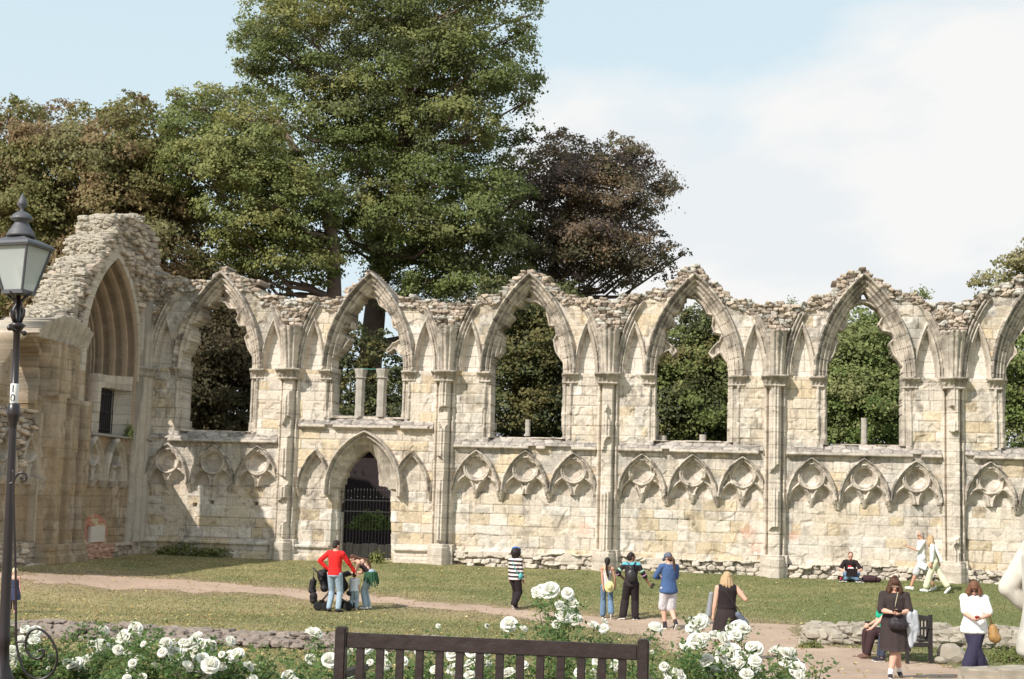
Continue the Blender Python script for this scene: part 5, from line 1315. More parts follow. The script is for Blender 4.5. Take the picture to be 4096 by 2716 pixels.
def hand(s, w, d, side, curl=.6, k=1.0, up=None):
    """palm, five bent fingers of different length; w wrist, d direction of the hand, side vector towards the thumb"""
    d = Vector(d).normalized(); th = Vector(side); th = (th-d*th.dot(d)).normalized(); nrm = d.cross(th)
    if up is not None and nrm.dot(Vector(up)) > 0: nrm = -nrm
    s.cap(w, w+d*.05*k, .026*k, .030*k, 10); s.cap(w+d*.05*k+th*.018*k, w+d*.085*k+th*.018*k, .019*k, .018*k, 8); s.cap(w+d*.05*k-th*.018*k, w+d*.08*k-th*.02*k, .019*k, .017*k, 8)
    for i, (o, L) in enumerate(((.028, .070), (.010, .080), (-.009, .074), (-.027, .058))):
        b = w+d*.085*k+th*o*k; a1 = curl*.7; d1 = (d*math.cos(a1)+nrm*math.sin(a1)).normalized(); a2 = curl*1.7; d2 = (d*math.cos(a2)+nrm*math.sin(a2)).normalized()
        m = b+d1*L*.52*k; s.cap(b, m, .0095*k, .009*k, 8); s.cap(m, m+d2*L*.5*k, .009*k, .0075*k, 8)
    b = w+d*.025*k+th*.026*k; t1 = (d*.7+th*.7).normalized(); m = b+t1*.04*k; s.cap(b, m, .012*k, .0105*k, 8); s.cap(m, m+(d*.9+th*.1+nrm*.3*curl).normalized()*.032*k, .010*k, .008*k, 8)
class Person:
    def __init__(s, name_label, sx, sy, h, face, skin, cat='person', hips=(0, 0, 0), chest=(0, .0, 0), head=(0, 0, 0), sh_w=.175, build=1.0,
                 feet=((-.10, .02), (.10, -.02)), foot_z=(0, 0), hands=None, pole=None, knee=None, head_dir=(0, 1, -.1), group=None, curl=.6, toes=None, loc=None, seat=None, hand_dir=None, thumb=None, k=None):
        if loc is None: x, y = ground_hit(sx, sy); loc = (x, y, float(gz(x, y)))
        s.k = h/1.75; k_ = s.k; s.h = h
        s.root = empty('person', loc, math.radians(face)); tag(s.root, name_label, cat, group)
        s.skinm = SKIN[skin]; V3 = Vector
        s.hip = V3((hips[0], hips[1], .93+hips[2])); s.ch = s.hip+V3((chest[0], chest[1], .40+chest[2])); ax = (s.ch-s.hip).normalized()
        s.neck = s.ch+ax*.13; s.hd = V3(head_dir).normalized(); s.head = s.neck+ax*.085+V3(head)+V3((0, .025, .05))
        s.sh = [s.ch+ax*.075+V3((-sh_w, 0, 0)), s.ch+ax*.075+V3((sh_w, 0, 0))]
        s.hj = [s.hip+V3((-.09, 0, -.02)), s.hip+V3((.09, 0, -.02))]
        hands = hands or [(-.25, .05, .80), (.25, .05, .80)]
        pole = pole or [(-.4, -1, -.2), (.4, -1, -.2)]; knee = knee or [(0, 1, 0), (0, 1, 0)]
        s.el = []; s.wr = []; s.kn = []; s.an = []
        for i in (0, 1):
            e, t = ik(s.sh[i], hands[i], .28, .255, pole[i]); s.el.append(e); s.wr.append(t)
            f = V3((feet[i][0], feet[i][1], .085+foot_z[i])); kn, an = ik(s.hj[i], f, .43, .425, knee[i]); s.kn.append(kn); s.an.append(an)
        s.b = build; s.toes = toes or [(0, 1, -.0), (0, 1, 0)]
        s.hand_dir = hand_dir or [None, None]; s.thumb = thumb or [None, None]; s.curl = curl if isinstance(curl, (list, tuple)) else (curl, curl)
        s.bodym()
    def S(s, v): return Vector(v)*s.k
    def head_frame(s):
        f = s.hd; r = f.cross(Vector((0, 0, 1))).normalized(); u = r.cross(f); return r, f, u
    def bodym(s):
        K = s.k; b = s.b; m = Sk(); S = s.S
        r, f, u = s.head_frame(); H = s.head; R = Matrix((r, f, u)).transposed()
        m.ell(S(H+u*.03), (.072*K, .088*K, .095*K), 16, R); m.ell(S(H+f*.022-u*.045), (.054*K, .062*K, .068*K), 14, R)
        m.ell(S(H+f*.055-u*.095), (.026*K, .022*K, .018*K), 8, R)                                    # chin
        m.cap(S(H+f*.082+u*.005), S(H+f*.102-u*.028), .010*K, .015*K, 8)                                  # nose
        m.ell(S(H+f*.083-u*.062), (.022*K, .010*K, .010*K), 8, R)                                     # lips
        for sd in (-1, 1): m.ell(S(H+r*sd*.074-u*.01-f*.01), (.010*K, .018*K, .028*K), 8, R)               # ears
        m.cap(S(s.neck-Vector((0, 0, .03))), S(H-u*.05-f*.012), .056*K, .052*K)
        ch = s.ch; hp = s.hip; mid = ch.lerp(hp, .55)
        for a_, w_, d_ in ((ch+Vector((0, 0, .03)), .150, .095), (ch.lerp(hp, .3), .135, .098), (mid, .122, .09), (hp+Vector((0, 0, .03)), .150, .105)):
            m.ell(S(a_), (w_*K*b, d_*K*b, .13*K), 16)
        m.cap(S(s.sh[0]), S(s.sh[1]), .058*K, .058*K)
        for sd in (0, 1): m.cap(S(s.neck-Vector((0, 0, .04))), S(s.sh[sd].lerp(s.neck, .3)), .048*K, .052*K)
        for i in (0, 1):
            m.cap(S(s.sh[i]), S(s.el[i]), .050*K*b, .038*K*b); m.chain([S(s.el[i]), S(s.el[i].lerp(s.wr[i], .35)), S(s.wr[i])], [.038*K*b, .038*K*b, .025*K])
            hd = Vector(s.hand_dir[i]) if s.hand_dir[i] else (s.wr[i]-s.el[i]); th = Vector(s.thumb[i]) if s.thumb[i] else Vector((0, 1, .2))
            hand(m, S(s.wr[i]), hd, th, s.curl[i], K)
            m.cap(S(s.hj[i]), S(s.kn[i]), .085*K*b, .055*K*b); m.chain([S(s.kn[i]), S(s.kn[i].lerp(s.an[i], .3)), S(s.an[i])], [.054*K*b, .058*K*b, .036*K])
            t = Vector(s.toes[i]).normalized(); m.cap(S(s.an[i]-Vector((0, 0, .04))-t*.03), S(s.an[i]-Vector((0, 0, .055))+t*.12), .034*K, .028*K)
        m.skin('body', s.skinm, s.root, .0095*max(K, .7), 2)
    def eyes(s, glasses=None, mouth=True):
        r, f, u = s.head_frame(); K = s.k; m = Sk()
        dk = cloth('dark eye', (.03, .02, .02), .3)
        for sd in (-1, 1):
            e = MB(); e.ell(s.S(s.head+f*.080+r*sd*.030+u*.012), (.011*K, .006*K, .007*K), 8, Matrix((r, f, u)).transposed()); e.build('eye', dk, s.root, True)
            e = MB(); e.tube([s.S(s.head+f*.086+r*(sd*.015)+u*.032), s.S(s.head+f*.084+r*(sd*.034)+u*.036), s.S(s.head+f*.076+r*sd*.048+u*.030)], .0035*K, 5); e.build('eyebrow', cloth('brow', (.08, .05, .035)), s.root)
        if mouth:
            e = MB(); e.ell(s.S(s.head+f*.0915-u*.062), (.020*K, .004*K, .005*K), 8, Matrix((r, f, u)).transposed()); e.build('mouth', cloth('lip', (.42, .14, .12), .5), s.root, True)
        if glasses:
            e = MB()
            for sd in (-1, 1): e.ell(s.S(s.head+f*.094+r*sd*.033+u*.012), (.027*K, .006*K, .020*K), 10, Matrix((r, f, u)).transposed()); e.tube([s.S(s.head+f*.09+r*sd*.058+u*.015), s.S(s.head+r*sd*.078+u*.01)], .003*K, 5)
            e.tube([s.S(s.head+f*.098-r*.012+u*.014), s.S(s.head+f*.098+r*.012+u*.014)], .003*K, 5)
            e.build('glasses', glasses, s.root, True)
    def hair(s, mat, long=0.0, pony=None, puff=1.0, bun=False, fringe=False, beard=False, name='hair', side=True):
        r, f, u = s.head_frame(); K = s.k; H = s.head; m = Sk(); R = Matrix((r, f, u)).transposed()
        m.ell(s.S(H+u*.045-f*.020), (.084*K*puff, .092*K*puff, .092*K*puff), 14, R)
        m.ell(s.S(H-f*.045-u*.015), (.074*K*puff, .058*K*puff, .078*K*puff), 12, R)
        if fringe: m.ell(s.S(H+f*.070+u*.072), (.062*K, .026*K, .036*K), 12, R)
        if long:
            n = 9
            for i in range(n):
                a = math.radians(-118+236*i/(n-1)); base = H+r*math.sin(a)*.074-f*math.cos(a)*.078+u*.0
                if not side and abs(math.sin(a)) > .9: continue
                end = base+Vector((0, 0, -long*(1-.22*abs(math.sin(a)))))+r*math.sin(a)*.035-f*math.cos(a)*.02
                mid = base.lerp(end, .5)+(r*math.sin(a)-f*math.cos(a))*.022
                m.chain([s.S(base+u*.03), s.S(mid), s.S(end)], [.032*K*puff, .034*K*puff, .014*K], 8)
        if bun: m.ell(s.S(H-f*.10+u*.02), (.045*K, .04*K, .04*K), 10, R)
        if pony:
            pts = [H-f*.085+u*.03]+[Vector(p) for p in pony]; m.chain([s.S(p) for p in pts], [.028*K]+[.034*K]*(len(pts)-2)+[.012*K], 10)
        m.skin(name, mat, s.root, .009*max(K, .7), 1)
        if beard:
            e = Sk(); e.ell(s.S(H+f*.058-u*.09), (.040*K, .030*K, .034*K), 10, R); e.skin('beard', mat, s.root, .009)
    def top(s, mat, sleeve=1.0, loose=1.0, hem=-.06, name='top', straps=False, flare=0.0, neck=True):
        K = s.k; b = s.b*loose; ba = (1+(s.b-1)*.45)*(1+(loose-1)*.6); m = Sk(); ch, hp = s.ch, s.hip; dn = Vector((0, 0, hem))
        up = ch+Vector((0, 0, .035)) if not straps else ch+Vector((0, 0, -.035))
        L = [(up, .166, .112), (ch.lerp(hp, .3), .152, .115), (ch.lerp(hp, .62), .146*(1+flare*.4), .112*(1+flare*.4)), (hp+Vector((0, 0, .02))+dn*.5, .168*(1+flare), .126*(1+flare)), (hp+dn, .170*(1+flare*1.3), .126*(1+flare*1.3))]
        L = [q for i, q in enumerate(L) if not (hem > 0 and i >= 3)]
        for (p0, w0, d0), (p1, w1, d1) in zip(L[:-1], L[1:]):
            for t in np.linspace(0, 1, 9):
                p = p0.lerp(p1, float(t)); w_ = w0+(w1-w0)*t; d_ = d0+(d1-d0)*t; m.ell(s.S(p), (w_*K*b, d_*K*b, .06*K), 18)
        if not straps:
            q0, q1 = (s.sh[0], s.sh[1]) if sleeve > 0 else (s.sh[0].lerp(s.sh[1], .12), s.sh[1].lerp(s.sh[0], .12))
            m.cap(s.S(q0), s.S(q1), .070*K*loose, .070*K*loose)
            for sd in (0, 1): m.cap(s.S(s.neck-Vector((0, 0, .055))), s.S(s.sh[sd].lerp(s.neck, .35)), .060*K, .066*K)
            m.cap(s.S(ch+Vector((-.05, .045, .06))), s.S(ch+Vector((.05, .045, .06))), .075*K, .075*K); m.cap(s.S(ch+Vector((-.06, -.03, .07))), s.S(ch+Vector((.06, -.03, .07))), .075*K, .075*K)
            if neck: m.cap(s.S(s.neck-Vector((0, 0, .07))), s.S(s.neck-Vector((0, 0, .035))), .068*K, .062*K)
            for i in (0, 1):
                if sleeve <= 0: continue
                t1 = min(1, sleeve*2); m.cap(s.S(s.sh[i]), s.S(s.sh[i].lerp(s.el[i], t1)), .062*K*ba, (.054+.008*(sleeve < .5))*K*ba)
                if sleeve > .5: m.cap(s.S(s.el[i]), s.S(s.el[i].lerp(s.wr[i], (sleeve-.5)*2*.97)), .053*K*ba, .040*K*ba)
        else:
            for sd in (-1, 1): m.chain([s.S(ch+Vector((sd*.10, .09, -.02))), s.S(ch+Vector((sd*.11, .02, .10))), s.S(ch+Vector((sd*.10, -.09, -.02)))], [.014*K, .014*K, .014*K], 6)
        o = m.skin(name, mat, s.root, .011*max(K, .75), 2)
        return o
    def legs(s, mat, length=1.0, wide=1.0, flare=0.0, name='trousers'):
        K = s.k; b = s.b; m = Sk(); hp = s.hip
        for dz, w_, d_ in ((.09, .146, .112), (.03, .162, .122), (-.05, .168, .128)): m.ell(s.S(hp+Vector((0, 0, dz))), (w_*K*b, d_*K*b, .07*K), 18)
        for i in (0, 1):
            t1 = min(1, length*2); e = s.hj[i].lerp(s.kn[i], t1)
            m.cap(s.S(s.hj[i]), s.S(e), .098*K*b*wide**.5, (.072+.02*(length < .6))*K*b*wide)
            if length > .5:
                t = (length-.5)*2*.93; kn = s.kn[i]; an = kn.lerp(s.an[i], t)
                m.chain([s.S(kn), s.S(kn.lerp(an, .5)), s.S(an)], [.072*K*b*wide, .066*K*b*wide*(1+flare*.5), .056*K*b*wide*(1+flare)])
        return m.skin(name, mat, s.root, .011*max(K, .75), 2)
    def skirt(s, mat, z1, w1, name='skirt', z0=.10, w0=.15, folds=9):
        K = s.k; hp = s.hip; m = MB(); n = 48; rows = 10; base = 0; vs = []
        c1 = (s.kn[0]+s.kn[1])/2; fs = []
        for j in range(rows+1):
            t = j/rows; z = (hp.z+z0)*(1-t)+z1*t; tt = max(0, min(1, (hp.z-z)/max(.01, hp.z-c1.z))); c = Vector((hp.x+(c1.x-hp.x)*tt*.8, hp.y+(c1.y-hp.y)*tt*.8, z)); w_ = (w0+(w1-w0)*math.sin(t*math.pi/2)**.8)*s.b
            for i in range(n):
                a = 2*math.pi*i/n; fold = 1+.05*t*math.sin(a*folds+t*1.5)
                vs.append(tuple(s.S(c+Vector((math.cos(a)*w_*fold, math.sin(a)*w_*.80*fold, 0)))))
        for j in range(rows):
            for i in range(n): a = j*n+i; b2 = j*n+(i+1) % n; fs.append((a, b2, b2+n, a+n))
        fs.append(tuple(range(n))); fs.append(tuple(rows*n+k for k in reversed(range(n)))); m.add(vs, fs); return m.build(name, mat, s.root, True)
    def shoes(s, mat, sole=None, big=1.0, socks=None):
        K = s.k
        for i in (0, 1):
            m = Sk(); t = Vector(s.toes[i]).normalized(); a = s.an[i]
            m.cap(s.S(a-Vector((0, 0, .035))-t*.045), s.S(a-Vector((0, 0, .045))+t*.05), .042*K*big, .042*K*big); m.cap(s.S(a-Vector((0, 0, .045))+t*.03), s.S(a-Vector((0, 0, .058))+t*.15), .042*K*big, .030*K*big)
            o = m.skin('shoe', mat, s.root, .009, 1)
            if sole:
                m = Sk(); dn = t.cross(Vector((1, 0, 0))); q = Vector((0, 0, -1))
                m.cap(s.S(a+q*.070-t*.05), s.S(a+q*.074+t*.15), .032*K*big, .028*K*big); m.ell(s.S(a+q*.072+t*.05), (.04*K, .10*K, .015*K), 10) if abs(t.z) < .3 else None
                m.skin('sole', sole, o, .009, 1)
            if socks:
                m = Sk(); m.cap(s.S(a), s.S(a+(s.kn[i]-a).normalized()*.07), .045*K, .047*K); m.skin('sock', socks, s.root, .009, 1)
    def strap(s, pts, r, mat, name='strap', parent=None, n=6):
        m = MB(); m.tube([tuple(s.S(p)) for p in pts], r*s.k, n); return m.build(name, mat, parent or s.root)
    def thing(s, name, label, cat, build_, mat, smooth=True, vox=None):
        """something held or carried: a top-level thing at the person's place"""
        m = Sk(); build_(m)
        if vox: o = m.skin(name, mat, None, vox, 2)
        else: o = m.build(name, mat, None, smooth)
        o.location = s.root.location; o.rotation_euler = s.root.rotation_euler; tag(o, label, cat); return o
def fit_h(sx, feet, headtop): x, y = ground_hit(sx, feet); return (feet-headtop)*y/(F*4)
for nm_, a in (('red', (1335, 2449, 2165)), ('bend', (1465, 2438, 2210)), ('tod', (1413, 2442, 2290)), ('strp', (2057, 2436, 2203)), ('girl', (2415, 2474, 2246)), ('pack', (2530, 2480, 2214)), ('cap', (2672, 2519, 2218)), ('blond', (2900, 2645, 2299)), ('man', (3690, 2364, 2137)), ('wom', (3735, 2372, 2152)), ('black', (3580, 2712, 2284)), ('white', (3905, 2715, 2301)), ('kid', (46, 2452, 2294))):
    pass
V3 = Vector
# hair and cloth colours
H_DK = cloth('near black hair', (.022, .014, .013), .6); H_BR = cloth('brown hair', (.075, .035, .02), .6, var=.4, scale=30); H_BL = cloth('blond hair', (.44, .30, .17), .6, var=.35, scale=30); H_RD = cloth('auburn hair', (.15, .065, .035), .6, var=.35, scale=30); H_GR = cloth('grey hair', (.30, .25, .21), .7)
DENIM = cloth('light denim', (.30, .38, .46), .9, var=.25); DENIM2 = cloth('mid blue denim', (.13, .20, .30), .9, var=.3); BLACKC = cloth('black cloth', (.022, .015, .017)); WHITEC = cloth('white cloth', (.78, .77, .76), .9, var=.05); RUBBER = cloth('white rubber', (.75, .73, .70)); SHOE_D = cloth('dark shoe', (.035, .028, .032), .7)

# 1 man in red
p = Person('man in bright red sweater and pale jeans, hand on hip beside the pushchair', 1333, 2449, 1.79, -18, 'fair', feet=((-.12, .0), (.13, -.02)), toes=[(-.2, 1, 0), (.35, 1, 0)], hands=[(-.20, -.03, 1.04), (.46, .34, .86)], pole=[(-1, -.6, .1), (.5, -.6, -.6)], head_dir=(.45, 1, -.35), hand_dir=[(.6, .5, -.4), None], build=1.1, sh_w=.19)
p.hair(H_DK, puff=.97); p.top(cloth('red knit', (.72, .022, .022), .9, var=.12, scale=60), 1.0, 1.02, -.03, 'sweater'); p.legs(DENIM, 1.0, 1.0, name='jeans'); p.shoes(SHOE_D)
# 2 woman bending
p = Person('woman bending over in black top with green jacket tied round her hips', 1466, 2438, 1.66, 75, 'fair', hips=(0, -.10, -.02), chest=(0, .26, -.14), head=(0, .08, -.06), head_dir=(0, .7, -.8), feet=((-.09, .0), (.09, -.02)), hands=[(-.10, .52, .88), (.14, .50, .93)], pole=[(-.3, -.6, -.6), (.3, -.6, -.6)], sh_w=.155, build=.9)
p.hair(H_BR, pony=[p.head+V3((0, -.16, .03)), p.ch+V3((0, -.14, .14)), p.ch+V3((.03, -.20, -.04)), p.ch+V3((.03, -.22, -.16))]); p.top(BLACKC, 0, 1.0, .0, 'camisole', straps=True); p.legs(DENIM, 1.0, 1.05, .25, 'jeans')
p.shoes(WHITEC, cloth('black stripe', (.05, .05, .05)))
GRN = cloth('dark green jacket', (.028, .085, .045), var=.3); m = Sk(); hp = p.hip
for a in range(14): an = a/14*6.283; m.cap(p.S(hp+V3((math.cos(an)*.155, math.sin(an)*.125, .06))), p.S(hp+V3((math.cos(an)*.20, math.sin(an)*.17-.03, -.24-.06*math.sin(an*2)))), .035, .022, 8)
m.cap(p.S(hp+V3((-.13, .12, .04))), p.S(hp+V3((-.15, .16, -.16))), .03, .02); jk = m.skin('tied_jacket', GRN, p.root, .012, 2)
# 3 toddler
p = Person('toddler in white tee and jeans seen from behind between the two adults', 1413, 2442, .95, -10, 'fair', feet=((-.13, .0), (.14, .0)), hands=[(-.27, .05, .75), (.22, .20, .85)], build=1.25, sh_w=.17, head_dir=(.1, 1, -.2), head=(0, 0, .03))
p.hair(H_BR, puff=1.3); p.top(cloth('pale blue tee', (.66, .70, .76), .9, var=.05), .35, 1.05, -.02, 'tee'); p.legs(DENIM, .92, 1.15, name='jeans'); p.shoes(cloth('pale shoe', (.6, .5, .45)))
# stroller
q = ground_hit(1290, 2440); st = empty('pushchair', (q[0], q[1], float(gz(*q))), math.radians(8)); tag(st, 'black double pushchair with folded hoods and hanging bags', 'pushchair')
FAB = cloth('black nylon', (.018, .014, .017), .6, var=.5, scale=8); FRM = plain('black tube frame', (.02, .018, .02), .35, spec=.6)
for i, (x, y) in enumerate(((-.12, -.25), (-.02, .25), (.62, -.25), (.70, .25), (.08, -.28), (.54, .28))):
    m = MB(); m.lathe([(.055, -.02), (.10, -.022), (.115, -.012), (.115, .012), (.10, .022), (.055, .02)], (x, y, .115), 18, axis=Matrix.Rotation(math.pi/2, 3, 'X')); w_ = m.build('wheel', cloth('tyre', (.02, .02, .02)), st, True)
    m = MB()
    for a in range(5): m.tube([(x, y, .115), (x+.06*math.cos(a*1.257), y, .115+.06*math.sin(a*1.257))], .008, 5)
    m.build('spokes', cloth('grey plastic', (.25, .24, .25), .5), w_)
m = MB()
for y in (-.24, .24): m.tube([(-.10, y, .13), (.16, y, .45), (-.16, y, .92), (-.26, y, 1.02)], .014, 8); m.tube([(.66, y, .13), (.30, y, .42), (.16, y, .45)], .014, 8); m.tube([(.16, y, .45), (.10, y, .13)], .012, 8)
m.tube([(-.26, -.24, 1.02), (-.27, 0, 1.03), (-.26, .24, 1.02)], .018, 8); m.tube([(-.10, -.24, .13), (-.10, .24, .13)], .012); m.build('frame', FRM, st, True)
for nm_, x0, z0, z1, sc_ in (('seat_hood', .0, .55, .98, 1), ('seat_hood', .42, .50, .80, .8)):
    m = Sk(); 
    for k_ in range(7): a = .3+k_*.26; m.cap((x0+.16-.24*math.cos(a)*sc_, -.23, z0+.10+.40*math.sin(a)*sc_), (x0+.16-.24*math.cos(a)*sc_, .23, z0+.10+.40*math.sin(a)*sc_), .045+.012*(k_ % 2), None, 8)
    m.skin('seat_hood', FAB, st, .012, 1)
    m = Sk(); m.cap((x0-.02, -.19, z0+.30), (x0-.02, .19, z0+.30), .04); m.cap((x0+.02, -.17, z0), (x0+.02, .17, z0), .10); m.cap((x0+.22, -.17, z0-.08), (x0+.22, .17, z0-.08), .06); m.cap((x0+.06, 0, z0+.1), (x0-.05, 0, z0+.32), .15, .13); m.skin('seat', FAB, st, .014, 2)
m = Sk(); m.box((-.27, -.08, .62), (.17, .30, .36), Matrix.Rotation(.12, 3, 'Y'), bev=.05, taper=.8); m.ell((-.27, -.08, .47), (.11, .17, .08), 12); m.cap((-.27, -.1, .70), (-.25, 0, 1.0), .02, .012); bg_ = m.skin('bag', FAB, None, .014, 2); bg_.location = st.location; bg_.rotation_euler = st.rotation_euler; tag(bg_, 'black changing bag hanging from the pushchair handle', 'bag')
m = Sk(); m.ell((-.24, -.2, .33), (.10, .09, .13), 12); m.cap((-.24, -.2, .24), (-.22, -.2, .36), .09, .07); m.cap((-.24, -.2, .44), (-.20, -.2, .66), .012); bg2 = m.skin('bag', FAB, None, .014, 2); bg2.location = st.location; bg2.rotation_euler = st.rotation_euler; tag(bg2, 'round dark bag hanging lowest behind the pushchair rear wheels', 'bag')
m = Sk(); m.cap((.02, -.1, .96), (.10, .08, 1.02), .05, .03); mw = m.skin('muslin_cloth', WHITEC, None, .012, 2); mw.location = st.location; mw.rotation_euler = st.rotation_euler; tag(mw, 'white muslin cloth draped over the taller pushchair hood', 'cloth')
m = Sk(); m.ell((-.30, -.14, 1.06), (.05, .05, .07), 10); 
# 5 striped jumper
p = Person('person with big dark curly hair, blue cap and black and white striped jumper', 2057, 2436, 1.55, -38, 'brown', feet=((-.07, .10), (.09, -.16)), foot_z=(0, .06), toes=[(0, 1, 0), (0, .8, -.7)], hands=[(-.24, .05, .82), (.20, .12, .84)], build=1.0, hips=(0, 0, -.01))
p.hair(H_DK, puff=1.75); r_, f_, u_ = p.head_frame(); m = Sk(); m.ell(p.S(p.head+u_*.16-r_*.03), (.11, .11, .055), 14); m.cap(p.S(p.head+u_*.15+f_*.05), p.S(p.head+u_*.14+f_*.17), .05, .03); m.skin('cap', cloth('bright blue cap', (.03, .16, .50)), p.root, .012, 1)
ST_ = banded('black and white stripes', [(0, (.02, .018, .02))]+[(.50+.0+i*.0333, ((.72, .62, .60) if i % 2 == 0 else (.02, .018, .02))) for i in range(13)], .5/ .75 if False else .667)
p.top(ST_, 1.0, 1.12, -.06, 'jumper', flare=.05); p.legs(BLACKC, 1.0, 1.35, .3); p.shoes(SHOE_D, RUBBER)
TQ = cloth('turquoise strap', (.12, .42, .42)); p.strap([p.ch+V3((-.08, .13, .13)), p.ch+V3((-.10, -.02, .17)), p.ch+V3((.02, -.15, .0)), p.ch+V3((.16, -.10, -.28))], .010, TQ)
p.thing('handbag', 'small turquoise and pink pouch hanging at the striped person\'s right hip', 'bag', lambda m: m.ell(p.S(p.hip+V3((.22, -.02, .04))), (.05, .07, .085), 12), TQ)
# 6 girl
p = Person('girl with long dark ponytail, grey camisole and wide blue jeans walking away', 2425, 2474, 1.52, -4, 'tan', feet=((-.10, .16), (.13, -.24)), foot_z=(0, .09), toes=[(0, 1, 0), (0, .5, -.9)], hands=[(-.10, -.12, .84), (.23, .10, .90)], pole=[(-.8, -.8, 0), (.6, -1, 0)], build=.82, sh_w=.155, head_dir=(.05, 1, -.1))
p.hair(H_DK, pony=[p.head+V3((-.02, -.17, -.03)), p.ch+V3((-.02, -.13, .08)), p.ch+V3((.02, -.14, -.10)), p.ch+V3((.03, -.14, -.20))], puff=.98); p.top(cloth('grey camisole', (.52, .49, .50)), 0, 1.06, -.0, 'camisole', straps=True); p.legs(DENIM2, 1.0, 1.35, .45, 'jeans'); p.shoes(SHOE_D, RUBBER)
p.strap([p.ch+V3((-.12, .1, .10)), p.ch+V3((-.10, -.02, .15)), p.ch+V3((-.05, -.13, 0)), p.hip+V3((.05, -.17, .05))], .010, cloth('cream strap', (.7, .65, .4)))
p.thing('straw_hat', 'round pale yellow straw hat bag on the ponytailed girl\'s back hip', 'hat', lambda m: (m.ell(p.S(p.hip+V3((.07, -.20, -.02))), (.125, .035, .145), 18), m.ell(p.S(p.hip+V3((.07, -.25, -.02))), (.065, .05, .075), 14)), cloth('straw', (.66, .60, .30), var=.15, scale=40))
# 7 backpack woman
TURQ = banded('turquoise knit yoke over black', [(0, (.022, .016, .018)), (.655, (.022, .016, .018)), (.67, (.10, .38, .45)), (.725, (.22, .50, .55)), (.75, (.08, .30, .42)), (.79, (.12, .20, .38))], .5)
p = Person('woman with black backpack and turquoise shoulders holding out a phone', 2522, 2480, 1.67, -6, 'brown', feet=((-.20, -.02), (.12, .06)), foot_z=(.02, 0), toes=[(-.7, .7, -.1), (.7, .7, 0)], hands=[(-.22, .16, 1.06), (.55, .14, .78)], pole=[(-1, -.5, -.2), (.4, -.6, -.5)], head_dir=(.9, .45, -.1), build=1.08)
p.hair(H_DK, bun=True, puff=1.0); p.top(TURQ, .68, 1.05, -.05, 'jumper'); p.legs(BLACKC, 1.0, 1.3, .25); p.shoes(SHOE_D, RUBBER); p.eyes(BLACKC, False)
for i in (0, 1):
    a, b_ = p.sh[i], p.el[i]; w_ = p.wr[i]
    for (t0, t1, c_, nm_) in ((.55, .72, (.30, .52, .40), 'green'), (.74, .95, (.02, .018, .02), 'black'), (1.02, 1.12, (.50, .25, .42), 'pink'), (1.14, 1.34, (.02, .018, .02), 'black')):
        g_ = lambda t: a.lerp(b_, t) if t <= 1 else b_.lerp(w_, t-1)
        m = MB(); m.tube([p.S(g_(t0)), p.S(g_(t1))], .062*p.k*1.08, 14); m.build('sleeve_band', cloth(nm_+' knit band', c_), p.root, True)
LTH = cloth('black leather', (.03, .027, .03), .4)
bpk = p.thing('backpack', 'black leather drawstring backpack on the turquoise-shouldered woman', 'backpack', lambda m: (m.ell(p.S(p.ch+V3((0, -.19, -.19))), (.125, .075, .17), 16), m.ell(p.S(p.ch+V3((0, -.18, -.02))), (.075, .055, .09), 14)), LTH, vox=.012)
for sd in (-1, 1): p.strap([p.ch+V3((sd*.03, -.17, .05)), p.ch+V3((sd*.10, -.09, .14)), p.ch+V3((sd*.12, .02, .15))], .013, LTH)
m = MB(); wv_ = p.S(p.wr[1])+V3((.10, .02, -.07)); m.box(wv_, (.075, .012, .14), Matrix.Rotation(.6, 3, 'Y'), bev=.004); ph = m.build('phone', LTH); ph.location = p.root.location; ph.rotation_euler = p.root.rotation_euler; tag(ph, 'dark phone in the outstretched hand of the backpack woman', 'phone')
# 8 cap man
p = Person('long-haired man in blue long-sleeved top, grey cap and patterned shorts', 2672, 2517, 1.80, 18, 'fair', feet=((-.03, .10), (.10, -.20)), foot_z=(0, .07), toes=[(0, 1, 0), (0, .6, -.75)], hands=[(-.10, .30, 1.14), (.06, .30, 1.14)], pole=[(-1, -.3, -.6), (1, -.3, -.6)], head_dir=(-.35, 1, -.35), build=1.12, sh_w=.185)
p.hair(H_BR, pony=[p.head+V3((.05, -.15, -.02)), p.ch+V3((.07, -.13, .12)), p.ch+V3((.08, -.15, .0))], puff=.98); r_, f_, u_ = p.head_frame()
m = Sk(); m.ell(p.S(p.head+u_*.062-f_*.005), (.105, .112, .085), 14); m.cap(p.S(p.head+u_*.04+f_*.09), p.S(p.head+u_*.02+f_*.175), .055, .035); m.skin('cap', cloth('slate cap', (.12, .13, .18)), p.root, .011, 1)
p.top(cloth('blue marl jersey', (.06, .11, .24), var=.2, scale=40), .92, 1.04, -.09, 'jersey', flare=.08); p.legs(plain('grey checked shorts', (.55, .52, .54), .9, var=.35, scale=14), .52, 1.18, name='shorts'); p.shoes(SHOE_D, RUBBER, socks=SHOE_D)
